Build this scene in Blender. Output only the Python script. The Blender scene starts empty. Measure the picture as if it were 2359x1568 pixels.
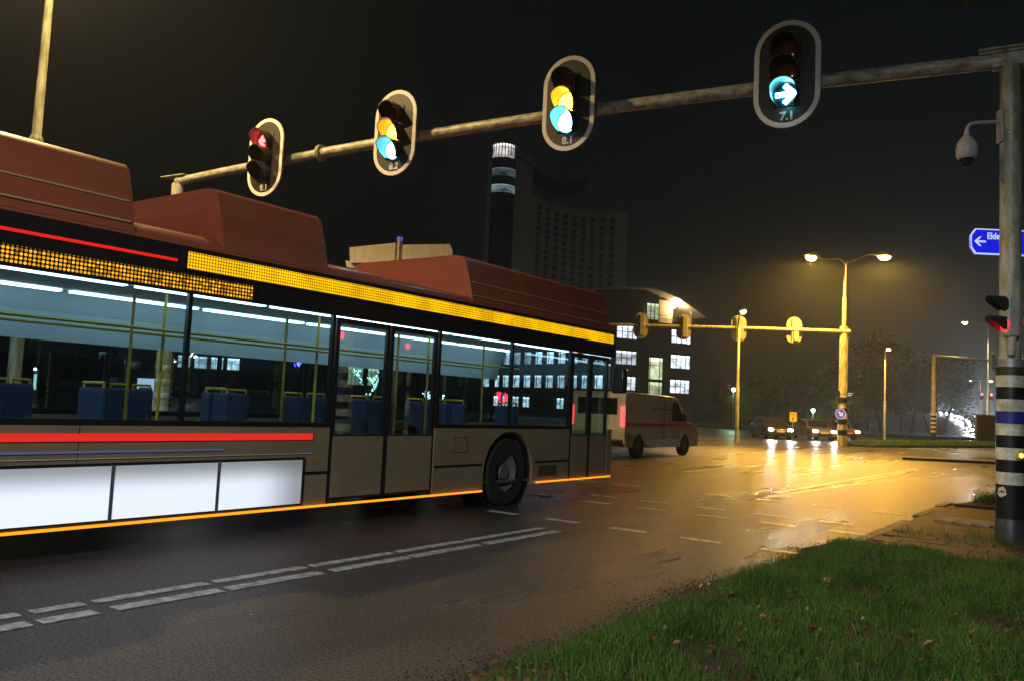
import bpy, bmesh, math, random
import numpy as np
from mathutils import Vector, Matrix, Euler
random.seed(7); RNG = np.random.default_rng(7)
PI = math.pi
scene = bpy.context.scene
COL = scene.collection

# ------------------------------------------------------------------ camera
CAM_H = 1.43
F_PX, PITCH, ROLL, YAW = 1927.49, 0.076885, 0.046611, 0.626214
PW, PH = 2359.0, 1568.0
_fw = Vector((-math.sin(YAW)*math.cos(PITCH), math.cos(YAW)*math.cos(PITCH), math.sin(PITCH)))
_r0 = Vector((math.cos(YAW), math.sin(YAW), 0)); _u0 = _r0.cross(_fw)
_rt = _r0*math.cos(ROLL)+_u0*math.sin(ROLL); _up = -_r0*math.sin(ROLL)+_u0*math.cos(ROLL)
cam_data = bpy.data.cameras.new('camera'); cam = bpy.data.objects.new('camera', cam_data)
COL.objects.link(cam); scene.camera = cam
cam_data.sensor_width = 36.0; cam_data.lens = F_PX/PW*36.0
cam_data.clip_start = 0.05; cam_data.clip_end = 3000
M = Matrix((( _rt.x,_up.x,-_fw.x,0),(_rt.y,_up.y,-_fw.y,0),(_rt.z,_up.z,-_fw.z,CAM_H),(0,0,0,1)))
cam.matrix_world = M

# ------------------------------------------------------------------ night sky, exposure
world = bpy.data.worlds.new('World'); scene.world = world; world.use_nodes = True
_nt = world.node_tree; _nt.nodes.clear()
_o = _nt.nodes.new('ShaderNodeOutputWorld'); _b = _nt.nodes.new('ShaderNodeBackground')
_b.inputs[0].default_value = (0.72, 0.95, 1.0, 1); _b.inputs[1].default_value = 0.0036
_nt.links.new(_b.outputs[0], _o.inputs[0])
scene.view_settings.view_transform = 'Standard'; scene.view_settings.look = 'None'
scene.view_settings.exposure = 0.0; scene.view_settings.gamma = 1.0
scene.view_settings.use_curve_mapping = False
scene.cycles.use_denoising = True
scene.cycles.max_bounces = 5; scene.cycles.transparent_max_bounces = 24
scene.cycles.sample_clamp_indirect = 4.0
scene.cycles.use_light_tree = True
SODIUM = (1.0, 0.50, 0.07)

# ------------------------------------------------------------------ survey helpers: where things stand in the place
def _ray(x, y): return ((x-PW/2)/F_PX)*_rt-((y-PH/2)/F_PX)*_up+_fw
ORG = Vector((0, 0, CAM_H))
def on_ground(x, y, z=0.0): v = _ray(x, y); return ORG+v*((z-CAM_H)/v.z)
def at_depth(x, y, d): return ORG+_ray(x, y)*d
def on_x(x, y, X): v = _ray(x, y); return ORG+v*(X/v.x)

# ------------------------------------------------------------------ materials
MATS = {}
def mat(name, color, rough=0.6, metal=0.0, var=0.0, vscale=6.0, bump=0.0, bscale=40.0, emit=None, estr=0.0, spec=0.5, stretch=(1,1,1), dark=None, coat=0.0):
    if name in MATS: return MATS[name]
    m = bpy.data.materials.new(name); m.use_nodes = True; nt = m.node_tree
    b = nt.nodes['Principled BSDF']
    b.inputs['Base Color'].default_value = (*color, 1); b.inputs['Roughness'].default_value = rough
    b.inputs['Metallic'].default_value = metal; b.inputs['Specular IOR Level'].default_value = spec
    if coat: b.inputs['Coat Weight'].default_value = coat; b.inputs['Coat Roughness'].default_value = 0.08
    if emit: b.inputs['Emission Color'].default_value = (*emit, 1); b.inputs['Emission Strength'].default_value = estr
    if var or bump:
        tc = nt.nodes.new('ShaderNodeTexCoord'); mp = nt.nodes.new('ShaderNodeMapping')
        mp.inputs['Scale'].default_value = stretch
        nt.links.new(tc.outputs['Object'], mp.inputs[0])
    if var:
        n = nt.nodes.new('ShaderNodeTexNoise'); n.inputs['Scale'].default_value = vscale; n.inputs['Detail'].default_value = 6; n.inputs['Roughness'].default_value = 0.65
        nt.links.new(mp.outputs[0], n.inputs['Vector'])
        cr = nt.nodes.new('ShaderNodeValToRGB')
        d = dark if dark else tuple(c*(1-var) for c in color)
        cr.color_ramp.elements[0].position = 0.36; cr.color_ramp.elements[0].color = (*d, 1)
        cr.color_ramp.elements[1].position = 0.62; cr.color_ramp.elements[1].color = (*color, 1)
        nt.links.new(n.outputs['Fac'], cr.inputs[0]); nt.links.new(cr.outputs[0], b.inputs['Base Color'])
        mr = nt.nodes.new('ShaderNodeMapRange'); mr.inputs[3].default_value = min(1, rough*1.25); mr.inputs[4].default_value = rough*0.8
        nt.links.new(n.outputs['Fac'], mr.inputs[0]); nt.links.new(mr.outputs[0], b.inputs['Roughness'])
    if bump:
        n2 = nt.nodes.new('ShaderNodeTexNoise'); n2.inputs['Scale'].default_value = bscale; n2.inputs['Detail'].default_value = 4
        nt.links.new(mp.outputs[0], n2.inputs['Vector'])
        bp = nt.nodes.new('ShaderNodeBump'); bp.inputs['Strength'].default_value = bump; bp.inputs['Distance'].default_value = 0.02
        nt.links.new(n2.outputs['Fac'], bp.inputs['Height']); nt.links.new(bp.outputs[0], b.inputs['Normal'])
    MATS[name] = m; return m

def glow(name, color, strength, base=(0.3, 0.3, 0.3)):
    return mat(name, base, 0.3, emit=color, estr=strength)

def asphalt_mat():
    m = bpy.data.materials.new('wet_asphalt'); m.use_nodes = True; nt = m.node_tree; N = nt.nodes; L = nt.links
    b = N['Principled BSDF']
    g = N.new('ShaderNodeNewGeometry')
    def noise(scale, detail, vec=None, rough=.6):
        n = N.new('ShaderNodeTexNoise'); n.inputs['Scale'].default_value = scale; n.inputs['Detail'].default_value = detail; n.inputs['Roughness'].default_value = rough
        L.new((vec or g.outputs['Position']), n.inputs['Vector']); return n
    mp = N.new('ShaderNodeMapping'); mp.inputs['Scale'].default_value = (1, .13, 1); L.new(g.outputs['Position'], mp.inputs[0])
    tracks = noise(.75, 5, mp.outputs[0]); patch = noise(.35, 6); grain = noise(48, 5, rough=.85); fine = noise(220, 2)
    cr = N.new('ShaderNodeValToRGB'); cr.color_ramp.elements[0].position = .40; cr.color_ramp.elements[0].color = (.004, .004, .004, 1)
    cr.color_ramp.elements[1].position = .62; cr.color_ramp.elements[1].color = (.11, .11, .115, 1)
    L.new(grain.outputs['Fac'], cr.inputs[0])
    mul = N.new('ShaderNodeMix'); mul.data_type = 'RGBA'; mul.blend_type = 'MULTIPLY'; mul.inputs[0].default_value = 1
    cr2 = N.new('ShaderNodeValToRGB'); cr2.color_ramp.elements[0].position = .35; cr2.color_ramp.elements[0].color = (.6, .55, .52, 1); cr2.color_ramp.elements[1].position = .65; cr2.color_ramp.elements[1].color = (1, 1, 1, 1)
    L.new(patch.outputs['Fac'], cr2.inputs[0]); L.new(cr.outputs[0], mul.inputs[6]); L.new(cr2.outputs[0], mul.inputs[7]); L.new(mul.outputs[2], b.inputs['Base Color'])
    mr = N.new('ShaderNodeMapRange'); mr.inputs[1].default_value = .35; mr.inputs[2].default_value = .66; mr.inputs[3].default_value = .25; mr.inputs[4].default_value = .36
    L.new(tracks.outputs['Fac'], mr.inputs[0]); L.new(mr.outputs[0], b.inputs['Roughness'])
    sp = N.new('ShaderNodeMapRange'); sp.inputs[1].default_value = .41; sp.inputs[2].default_value = .60; sp.inputs[3].default_value = .06; sp.inputs[4].default_value = .85; L.new(grain.outputs['Fac'], sp.inputs[0]); L.new(sp.outputs[0], b.inputs['Specular IOR Level'])
    add = N.new('ShaderNodeMath'); add.operation = 'ADD'; L.new(grain.outputs['Fac'], add.inputs[0]); L.new(fine.outputs['Fac'], add.inputs[1])
    bp = N.new('ShaderNodeBump'); bp.inputs['Strength'].default_value = .6; bp.inputs['Distance'].default_value = .012
    L.new(add.outputs[0], bp.inputs['Height']); L.new(bp.outputs[0], b.inputs['Normal'])
    return m

def glass_mat(name, tint=(.8, .9, .93), opac=.06, rough=.02):
    m = bpy.data.materials.new(name); m.use_nodes = True; nt = m.node_tree; N = nt.nodes; L = nt.links; N.clear()
    o = N.new('ShaderNodeOutputMaterial'); t = N.new('ShaderNodeBsdfTransparent'); t.inputs[0].default_value = (*tint, 1)
    g = N.new('ShaderNodeBsdfGlossy'); g.inputs['Roughness'].default_value = rough; g.inputs[0].default_value = (.9, .95, 1, 1)
    f = N.new('ShaderNodeFresnel'); gm = N.new('ShaderNodeNewGeometry'); mi = N.new('ShaderNodeMapRange'); mi.inputs[3].default_value = 1.45; mi.inputs[4].default_value = 1/1.45; L.new(gm.outputs['Backfacing'], mi.inputs[0]); L.new(mi.outputs[0], f.inputs[0])
    a = N.new('ShaderNodeMath'); a.operation = 'ADD'; a.inputs[1].default_value = opac
    x = N.new('ShaderNodeMixShader'); L.new(f.outputs[0], a.inputs[0]); L.new(a.outputs[0], x.inputs[0]); L.new(t.outputs[0], x.inputs[1]); L.new(g.outputs[0], x.inputs[2]); L.new(x.outputs[0], o.inputs[0])
    return m

def led_mat(name, color, strength, pitch, fill=.36, scroll=False):
    """dot-matrix display: a grid of lit diodes on black, drawn in the panel's own Y-Z plane"""
    m = bpy.data.materials.new(name); m.use_nodes = True; nt = m.node_tree; N = nt.nodes; L = nt.links
    b = N['Principled BSDF']; b.inputs['Base Color'].default_value = (.01, .01, .01, 1); b.inputs['Roughness'].default_value = .4
    tc = N.new('ShaderNodeTexCoord'); mp = N.new('ShaderNodeMapping'); mp.inputs['Scale'].default_value = (0, 1/pitch, 1/pitch); L.new(tc.outputs['Object'], mp.inputs[0])
    fr = N.new('ShaderNodeVectorMath'); fr.operation = 'FRACTION'; L.new(mp.outputs[0], fr.inputs[0])
    sb = N.new('ShaderNodeVectorMath'); sb.operation = 'SUBTRACT'; sb.inputs[1].default_value = (0, .5, .5); L.new(fr.outputs[0], sb.inputs[0])
    ln = N.new('ShaderNodeVectorMath'); ln.operation = 'LENGTH'; L.new(sb.outputs[0], ln.inputs[0])
    lt = N.new('ShaderNodeMath'); lt.operation = 'LESS_THAN'; lt.inputs[1].default_value = fill; L.new(ln.outputs['Value'], lt.inputs[0])
    out = lt
    n = N.new('ShaderNodeTexNoise'); n.inputs['Scale'].default_value = 5 if scroll else 1.2
    fl = N.new('ShaderNodeVectorMath'); fl.operation = 'FLOOR'; L.new(mp.outputs[0], fl.inputs[0]); 
    sc_ = N.new('ShaderNodeVectorMath'); sc_.operation = 'SCALE'; sc_.inputs['Scale'].default_value = .37 if scroll else .06; L.new(fl.outputs[0], sc_.inputs[0]); L.new(sc_.outputs[0], n.inputs['Vector'])
    mr = N.new('ShaderNodeMapRange'); mr.inputs[1].default_value = .38; mr.inputs[2].default_value = .6; mr.inputs[3].default_value = .25 if scroll else .7; mr.inputs[4].default_value = 1
    L.new(n.outputs['Fac'], mr.inputs[0])
    mu = N.new('ShaderNodeMath'); mu.operation = 'MULTIPLY'; L.new(lt.outputs[0], mu.inputs[0]); L.new(mr.outputs[0], mu.inputs[1])
    ms = N.new('ShaderNodeMath'); ms.operation = 'MULTIPLY'; ms.inputs[1].default_value = strength; L.new(mu.outputs[0], ms.inputs[0])
    b.inputs['Emission Color'].default_value = (*color, 1); L.new(ms.outputs[0], b.inputs['Emission Strength'])
    return m

def room_mat(name, color, lo, hi):
    """lit room behind a pane: ceiling tubes near the top, blinds and furniture as uneven brightness; varies per window"""
    m = bpy.data.materials.new(name); m.use_nodes = True; nt = m.node_tree; N = nt.nodes; L = nt.links
    b = N['Principled BSDF']; b.inputs['Base Color'].default_value = (.05, .06, .07, 1); b.inputs['Roughness'].default_value = .15
    tc = N.new('ShaderNodeTexCoord'); oi = N.new('ShaderNodeObjectInfo')
    sx = N.new('ShaderNodeSeparateXYZ'); L.new(tc.outputs['Generated'], sx.inputs[0])
    n = N.new('ShaderNodeTexNoise'); n.noise_dimensions = '4D'; n.inputs['Scale'].default_value = 2.6; n.inputs['Detail'].default_value = 3
    w = N.new('ShaderNodeMath'); w.operation = 'MULTIPLY'; w.inputs[1].default_value = 37; L.new(oi.outputs['Random'], w.inputs[0]); L.new(w.outputs[0], n.inputs['W']); L.new(tc.outputs['Generated'], n.inputs['Vector'])
    mr = N.new('ShaderNodeMapRange'); mr.inputs[1].default_value = .35; mr.inputs[2].default_value = .65; mr.inputs[3].default_value = lo; mr.inputs[4].default_value = hi; L.new(n.outputs['Fac'], mr.inputs[0])
    tube = N.new('ShaderNodeMapRange'); tube.inputs[1].default_value = .80; tube.inputs[2].default_value = .9; tube.inputs[3].default_value = 0; tube.inputs[4].default_value = hi*.9; L.new(sx.outputs['Z'], tube.inputs[0])
    ad = N.new('ShaderNodeMath'); L.new(mr.outputs[0], ad.inputs[0]); L.new(tube.outputs[0], ad.inputs[1])
    rr = N.new('ShaderNodeMapRange'); rr.inputs[3].default_value = .35; rr.inputs[4].default_value = 1.25; L.new(oi.outputs['Random'], rr.inputs[0])
    mu = N.new('ShaderNodeMath'); mu.operation = 'MULTIPLY'; L.new(ad.outputs[0], mu.inputs[0]); L.new(rr.outputs[0], mu.inputs[1])
    b.inputs['Emission Color'].default_value = (*color, 1); L.new(mu.outputs[0], b.inputs['Emission Strength'])
    return m

def leaf_mat(name, c1, c2, trans=.3):
    m = bpy.data.materials.new(name); m.use_nodes = True; nt = m.node_tree; N = nt.nodes; L = nt.links
    b = N['Principled BSDF']; b.inputs['Roughness'].default_value = .55; b.inputs['Specular IOR Level'].default_value = .35
    g = N.new('ShaderNodeNewGeometry'); cr = N.new('ShaderNodeValToRGB')
    cr.color_ramp.elements[0].color = (*c1, 1); cr.color_ramp.elements[1].color = (*c2, 1)
    nz = N.new('ShaderNodeTexNoise'); nz.inputs['Scale'].default_value = 2.2; nz.inputs['Detail'].default_value = 4; L.new(g.outputs['Position'], nz.inputs['Vector'])
    vm = N.new('ShaderNodeMath'); vm.operation = 'MULTIPLY_ADD'; vm.inputs[1].default_value = .45; L.new(g.outputs['Random Per Island'], vm.inputs[0])
    vz = N.new('ShaderNodeMapRange'); vz.inputs[1].default_value = .35; vz.inputs[2].default_value = .65; vz.inputs[3].default_value = 0; vz.inputs[4].default_value = .55; L.new(nz.outputs['Fac'], vz.inputs[0]); L.new(vz.outputs[0], vm.inputs[2])
    L.new(vm.outputs[0], cr.inputs[0]); L.new(cr.outputs[0], b.inputs['Base Color'])
    tl = N.new('ShaderNodeBsdfTranslucent'); L.new(cr.outputs[0], tl.inputs[0]); mx = N.new('ShaderNodeMixShader'); mx.inputs[0].default_value = trans
    o = N['Material Output']; L.new(b.outputs[0], mx.inputs[1]); L.new(tl.outputs[0], mx.inputs[2]); L.new(mx.outputs[0], o.inputs[0])
    return m

# ------------------------------------------------------------------ mesh helpers
class MB:
    def __init__(s): s.v = []; s.f = []
    def add(s, vs, fs):
        o = len(s.v); s.v += [tuple(v) for v in vs]; s.f += [tuple(i+o for i in f) for f in fs]; return s
    def box(s, x0, x1, y0, y1, z0, z1, mtx=None):
        vs = [Vector((x, y, z)) for z in (z0, z1) for y in (y0, y1) for x in (x0, x1)]
        if mtx: vs = [mtx @ v for v in vs]
        return s.add(vs, [(0, 2, 3, 1), (4, 5, 7, 6), (0, 1, 5, 4), (2, 6, 7, 3), (0, 4, 6, 2), (1, 3, 7, 5)])
    def tube(s, pts, rad, n=12, cap=True):
        pts = [Vector(p) for p in pts]; k = len(pts)
        rad = rad if isinstance(rad, (list, tuple)) else [rad]*k
        rings = []; prev = None
        for i, p in enumerate(pts):
            d = (pts[min(i+1, k-1)]-pts[max(i-1, 0)]).normalized()
            if prev is None: a = d.orthogonal().normalized()
            else:
                a = prev-d*prev.dot(d); a = a.normalized() if a.length > 1e-6 else d.orthogonal().normalized()
            prev = a; c = d.cross(a)
            rings.append([p+(a*math.cos(2*PI*j/n)+c*math.sin(2*PI*j/n))*rad[i] for j in range(n)])
        vs = [v for r in rings for v in r]; fs = []
        for i in range(k-1):
            for j in range(n): fs.append((i*n+j, i*n+(j+1) % n, (i+1)*n+(j+1) % n, (i+1)*n+j))
        if cap: fs.append(tuple(range(n))[::-1]); fs.append(tuple((k-1)*n+j for j in range(n)))
        return s.add(vs, fs)
    def lathe(s, prof, n=24, mtx=None, arc=2*PI):
        vs = []; fs = []; full = abs(arc-2*PI) < 1e-6; cols = n if full else n+1
        for r, z in prof:
            for j in range(cols):
                a = arc*j/n; v = Vector((r*math.cos(a), r*math.sin(a), z)); vs.append(mtx @ v if mtx else v)
        for i in range(len(prof)-1):
            for j in range(n):
                j2 = (j+1) % cols; fs.append((i*cols+j, i*cols+j2, (i+1)*cols+j2, (i+1)*cols+j))
        return s.add(vs, fs)
    def prism(s, poly, a, b, axis='z', mtx=None):
        """extrude a 2-D polygon: axis z -> (x,y), axis x -> (y,z), axis y -> (x,z)"""
        def P(q, h):
            v = Vector((q[0], q[1], h)) if axis == 'z' else Vector((h, q[0], q[1])) if axis == 'x' else Vector((q[0], h, q[1]))
            return mtx @ v if mtx else v
        n = len(poly); vs = [P(q, a) for q in poly]+[P(q, b) for q in poly]
        fs = [tuple(range(n))[::-1], tuple(range(n, 2*n))]+[(i, (i+1) % n, n+(i+1) % n, n+i) for i in range(n)]
        return s.add(vs, fs)
    def ring(s, outer, inner, a, b, axis='y', mtx=None):
        def P(q, h):
            v = Vector((q[0], q[1], h)) if axis == 'z' else Vector((h, q[0], q[1])) if axis == 'x' else Vector((q[0], h, q[1]))
            return mtx @ v if mtx else v
        n = len(outer); vs = [P(q, h) for h in (a, b) for lst in (outer, inner) for q in lst]; fs = []
        for i in range(n):
            j = (i+1) % n
            fs += [(i, j, n+j, n+i), (2*n+i, 3*n+i, 3*n+j, 2*n+j), (i, 2*n+i, 2*n+j, j), (n+i, n+j, 3*n+j, 3*n+i)]
        return s.add(vs, fs)
    def mesh(s, name, m, smooth=False):
        me = bpy.data.meshes.new(name); me.from_pydata(s.v, [], s.f); me.update()
        bm = bmesh.new(); bm.from_mesh(me); bmesh.ops.recalc_face_normals(bm, faces=bm.faces); bm.to_mesh(me); bm.free()
        if smooth: me.polygons.foreach_set('use_smooth', [True]*len(me.polygons)); me.set_sharp_from_angle(angle=math.radians(38))
        if m: me.materials.append(m)
        return me
    def build(s, name, m, parent=None, smooth=False, bevel=0.0, loc=None):
        return put(name, s.mesh(name, m, smooth or bevel > 0), parent, bevel, loc)

def put(name, me, parent=None, bevel=0.0, loc=None, rot=None):
    o = bpy.data.objects.new(name, me); COL.objects.link(o)
    if parent: o.parent = parent
    if loc is not None: o.location = loc
    if rot is not None: o.rotation_euler = rot
    if bevel > 0:
        md = o.modifiers.new('Bevel', 'BEVEL'); md.width = bevel; md.segments = 2; md.limit_method = 'ANGLE'
    return o
def thing(name, label, cat, loc=(0, 0, 0), rz=0.0, group=None):
    o = bpy.data.objects.new(name, None); COL.objects.link(o); o.location = loc; o.rotation_euler = (0, 0, rz)
    return tag(o, label, cat, group)
def tag(o, label, cat, group=None, kind=None):
    o['label'] = label; o['category'] = cat
    if group: o['group'] = group
    if kind: o['kind'] = kind
    return o
def struct(o): o['kind'] = 'structure'; return o
def light(parent, kind, loc, power, color, size=.1, rot=None, spot=None, blend=.6, name='lamp_light'):
    d = bpy.data.lights.new(name, kind); d.energy = power; d.color = color
    if kind in ('POINT', 'SPOT'): d.shadow_soft_size = size
    if spot: d.spot_size = spot; d.spot_blend = blend
    o = bpy.data.objects.new(name, d); COL.objects.link(o); o.parent = parent; o.location = loc
    if rot: o.rotation_euler = rot
    return o
def text_mesh(name, txt, size, m, parent, loc, rot, bold=0.0, extrude=.003):
    cu = bpy.data.curves.new(name, 'FONT'); cu.body = txt; cu.size = size; cu.extrude = extrude; cu.offset = bold
    cu.align_x = 'CENTER'; cu.align_y = 'CENTER'; cu.resolution_u = 4
    tmp = bpy.data.objects.new('tmp', cu); COL.objects.link(tmp)
    bpy.context.view_layer.update()
    me = bpy.data.meshes.new_from_object(tmp.evaluated_get(bpy.context.evaluated_depsgraph_get()))
    bpy.data.objects.remove(tmp); bpy.data.curves.remove(cu)
    me.materials.clear(); me.materials.append(m); me.name = name
    return put(name, me, parent, 0, loc, rot)
def arrow_poly(L=1.0, w=.16, head=.42, hw=.16):
    """arrow pointing +x, outline as list of convex pieces"""
    return L, w, head, hw

# ------------------------------------------------------------------ shared materials
A = asphalt_mat()
POST = mat('painted_steel_post', (.52, .50, .42), .45, var=.5, vscale=3.2, stretch=(2.5, 2.5, .6), dark=(.17, .19, .085))
BEAM = mat('weathered_beam_paint', (.56, .54, .46), .42, var=.5, vscale=3.4, stretch=(1.6, 3, 3), dark=(.17, .17, .09))
GALV = mat('galvanised_steel', (.36, .36, .35), .42, .55, var=.3, vscale=5)
WHITE = mat('white_paint', (.74, .74, .70), .45, var=.25, vscale=5, dark=(.36, .38, .24))
BLACK = mat('black_paint', (.012, .012, .014), .33, var=.5, vscale=7, bump=.06, bscale=9)
BOARD = mat('backboard_black', (.030, .030, .026), .48, var=.5, vscale=5, stretch=(4, 1, .5))
HOUSE = mat('signal_housing_black', (.018, .018, .018), .42)
BLUE = mat('blue_paint', (.02, .03, .28), .4, var=.3)
MARK = mat('thermoplastic_road_paint', (.70, .66, .60), .36, var=.55, vscale=11, bump=.5, bscale=60, dark=(.22, .19, .16))
RUBBER = mat('tyre_rubber', (.015, .015, .015), .8)
RIM = mat('wheel_rim', (.35, .35, .36), .35, .7)

# ================================================================== SETTING
def sheet(name, poly, z, m, parent=None):
    mb = MB(); mb.add([(x, y, z) for x, y in poly], [tuple(range(len(poly)))]); return mb.build(name, m, parent)
def slab(name, poly, z0, z1, m, parent=None, bevel=0.0):
    return MB().prism(poly, z0, z1).build(name, m, parent, bevel=bevel)

GROUND = mat('dark_ground', (.030, .036, .018), .9, var=.5, vscale=.3, bump=.4, bscale=8)
struct(sheet('ground', [(-1600, -400), (1200, -400), (1200, 1800), (-1600, 1800)], -.05, GROUND))
road = struct(sheet('road', [(-60, -40), (45, -40), (45, 47), (-60, 47)], 0.0, A))
struct(sheet('far_road', [(-38, 47), (-2, 47), (-6, 112), (-46, 112)], 0.0, A))

# paint on the road, every stroke a piece of the road
def strip(x0, x1, y0, y1, name='lane_mark', z=.006):
    return MB().box(x0, x1, y0, y1, .0015, z).build(name, MARK, road)
ys = [-3.2, -2.35, -1.05, .2, 1.45, 2.6, 3.0, 3.92, 4.86, 5.9, 6.95, 8.46]
for i in range(len(ys)-1):
    strip(-5.56, -5.46, ys[i]+.03, ys[i+1]-.05, 'double_line_mark')
    strip(-5.32, -5.20, ys[i]-.04+(.0 if i % 2 else .07), ys[i+1]-.10, 'double_line_mark')
for Y, x0, n in ((9.16, -2.68, 14), (11.42, -2.55, 14), (12.35, -2.95, 13), (14.55, -2.75, 13)):
    for k in range(n):
        a = x0-k*.93
        if a < -15: break
        strip(a-.47, a, Y-.055, Y+.055, 'crossing_dash')
for X in (-8.5, -11.6):
    for k in range(9): strip(X-.06, X+.06, -9+k*2.0, -9+k*2.0+1.2, 'lane_dash')
for X in (-8.6, -11.8):
    for k in range(6): strip(X-.06, X+.06, 19.5+k*5.0, 19.5+k*5.0+1.5, 'lane_dash')
def ribbon(pts, w, name):
    mb = MB(); vs = []
    P = [Vector((x, y, 0)) for x, y in pts]
    for i, q in enumerate(P):
        d = (P[min(i+1, len(P)-1)]-P[max(i-1, 0)]).normalized(); nrm = Vector((-d.y, d.x, 0))*w/2
        vs += [(q+nrm), (q-nrm)]
    vs = [(v.x, v.y, .006) for v in vs]
    return mb.add(vs, [(2*i, 2*i+1, 2*i+3, 2*i+2) for i in range(len(P)-1)]).build(name, MARK, road)
def bez(a, b, c, n=10): return [((1-t)**2*a[0]+2*t*(1-t)*b[0]+t*t*c[0], (1-t)**2*a[1]+2*t*(1-t)*b[1]+t*t*c[1]) for t in [i/n for i in range(n+1)]]
ribbon([(-5.26, 16.1), (-5.24, 30)], .13, 'island_edge_mark')
ribbon(bez((-5.02, 16.2), (-4.95, 22), (-3.1, 30.8)), .10, 'island_edge_mark')
ribbon(bez((-4.92, 20.5), (-4.7, 24), (-2.9, 31.6)), .08, 'island_edge_mark')
ribbon([(-5.2, 30), (-3.05, 31.6)], .10, 'island_edge_mark')
ribbon([(-5.0, 21), (-5.1, 29.3)], .09, 'island_edge_mark')

# near verge: soil, grass bed, paving, kerbs
SOIL = mat('verge_soil', (.045, .034, .022), .85, var=.6, vscale=18, bump=.9, bscale=45)
verge_poly = [(-2.62, -12), (6, -12), (6, 10.4), (-.6, 10.45), (-1.75, 9.95), (-2.35, 9.72), (-2.55, 8.9), (-2.50, 7.5), (-2.62, 6.2), (-2.70, 5.0), (-2.66, 3.8)]
def verge_mesh():
    # gently domed turf bed: rises from the road edge
    mb = MB(); nx, ny = 40, 90; vs = []; fs = []
    for j in range(ny+1):
        for i in range(nx+1):
            y = -12+j*22.3/ny; u = i/nx
            x0 = -2.78+.06*math.sin(y*1.7)+.04*math.sin(y*4.3+1)
            x = x0+u*u*(9.5)+u*.3
            z = -.01+.13*min(1, (x-x0)/.55)**.7+.02*math.sin(x*3.1+y*2.2)*min(1, (x-x0))+.012*math.sin(x*7+y*5.3)*min(1, (x-x0)*2)
            if y > 9.5: z -= (y-9.5)*.10
            vs.append((x, y, z))
    for j in range(ny):
        for i in range(nx):
            a = j*(nx+1)+i; fs.append((a, a+1, a+nx+2, a+nx+1))
    return mb.add(vs, fs)
struct(verge_mesh().build('grass_verge', SOIL, smooth=True))
def verge_z(x, y):
    x0 = -2.78+.06*math.sin(y*1.7)+.04*math.sin(y*4.3+1)
    z = -.01+.13*min(1, max(0, (x-x0))/.55)**.7+.02*math.sin(x*3.1+y*2.2)*min(1, max(0, x-x0))+.012*math.sin(x*7+y*5.3)*min(1, max(0, (x-x0)*2))
    return z-(max(0, y-9.5))*.10
pave_poly = [(-2.42, 9.7), (-2.44, 13.0), (-2.40, 16.2), (-2.2, 18.2), (-1.3, 20.2), (1, 21.8), (9, 23), (9, 9.7)]
PAVEBED = mat('red_asphalt_path', (.085, .040, .022), .55, var=.55, vscale=9, bump=.8, bscale=120, dark=(.028, .016, .010))
pavement = struct(slab('pavement', pave_poly, -.03, .035, PAVEBED))
BRICK = mat('dark_concrete_paver', (.070, .052, .040), .6, var=.6, vscale=3.5, bump=.5, bscale=60)
PALEBRICK = mat('pale_concrete_paver', (.22, .185, .165), .6, var=.4, vscale=4, bump=.4, bscale=60)
pm = MB().box(-.145, .145, -.145, .145, 0, .05).mesh('paver', BRICK)
for j in range(7):
    for i in range(13):
        x = -2.22+i*.302+(.15 if j % 2 else 0); y = 10.25+j*.302
        if y < 10.45 and x > -.2: continue
        if (x+1.06)**2+(y-12.12)**2 < .06: continue
        put('paver', pm, pavement, 0.0, (x, y, random.uniform(-.004, .006)), (random.uniform(-.01, .01), random.uniform(-.01, .01), random.uniform(-.02, .02)))
pm2 = MB().box(-.118, .118, -.33, .33, 0, .06).mesh('kerb_block', PALEBRICK)
for i in range(12):
    put('pale_paver', pm2, pavement, 0.0, (-1.98+i*.243, 13.95+random.uniform(-.015, .015), random.uniform(.0, .006)), (0, 0, -.16+random.uniform(-.02, .02)))
KERB = mat('kerb_concrete', (.13, .12, .105), .6, var=.5, vscale=6, bump=.4, bscale=50)
km = MB().box(-.07, .07, -.49, .49, -.1, .075).mesh('kerb_stone', KERB)
for k in range(6):
    put('kerb_stone', km, pavement, .01, (-2.47, 10.9+k*1.0+(.8 if k > 2 else 0), random.uniform(-.045, -.025)), (0, 0, random.uniform(-.015, .015)))
struct(slab('soil_patch', [(-2.3, 16.6), (-1.9, 18.4), (-.9, 20.0), (0, 19.5), (0, 16.9)], .03, .075, SOIL))

# traffic islands further on
KERBD = mat('dark_kerb', (.05, .045, .04), .5, var=.4)
struct(slab('traffic_island', [(-6.9, 36.4), (-4.2, 38.2), (-1.5, 40.2), (6, 43.5), (6, 44.4), (-2.2, 41.6), (-5.2, 39.4)], -.02, .10, KERBD, bevel=.02))
TURF = mat('mown_turf', (.030, .060, .014), .9, var=.6, vscale=4, bump=.9, bscale=25)
isl = [(-12.6, 50.5), (-11.2, 51.2), (-9.6, 58), (-6.5, 72), (-2, 86), (-3.2, 90), (-8, 82), (-11.5, 70), (-13.0, 58)]
struct(slab('grass_island', isl, -.02, .16, TURF, bevel=.05))
struct(slab('median', [(-16.6, -40), (-14.4, -40), (-14.4, 12), (-15, 13.6), (-16, 13.6), (-16.6, 12)], -.02, .13, KERBD, bevel=.03))
far_verge = [(-70, 95), (-36, 88), (-20, 93), (-9, 106), (-5, 128), (-20, 155), (-90, 150)]
struct(slab('far_lawn', far_verge, -.02, .25, TURF, bevel=.08))
plaza = [(-160, 25), (-38, 30), (-34, 46), (-44, 88), (-150, 160), (-230, 120)]
PLAZA = mat('plaza_paving', (.055, .052, .05), .55, var=.4, vscale=.8, bump=.3, bscale=20)
struct(slab('plaza', plaza, -.02, .05, PLAZA))

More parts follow.
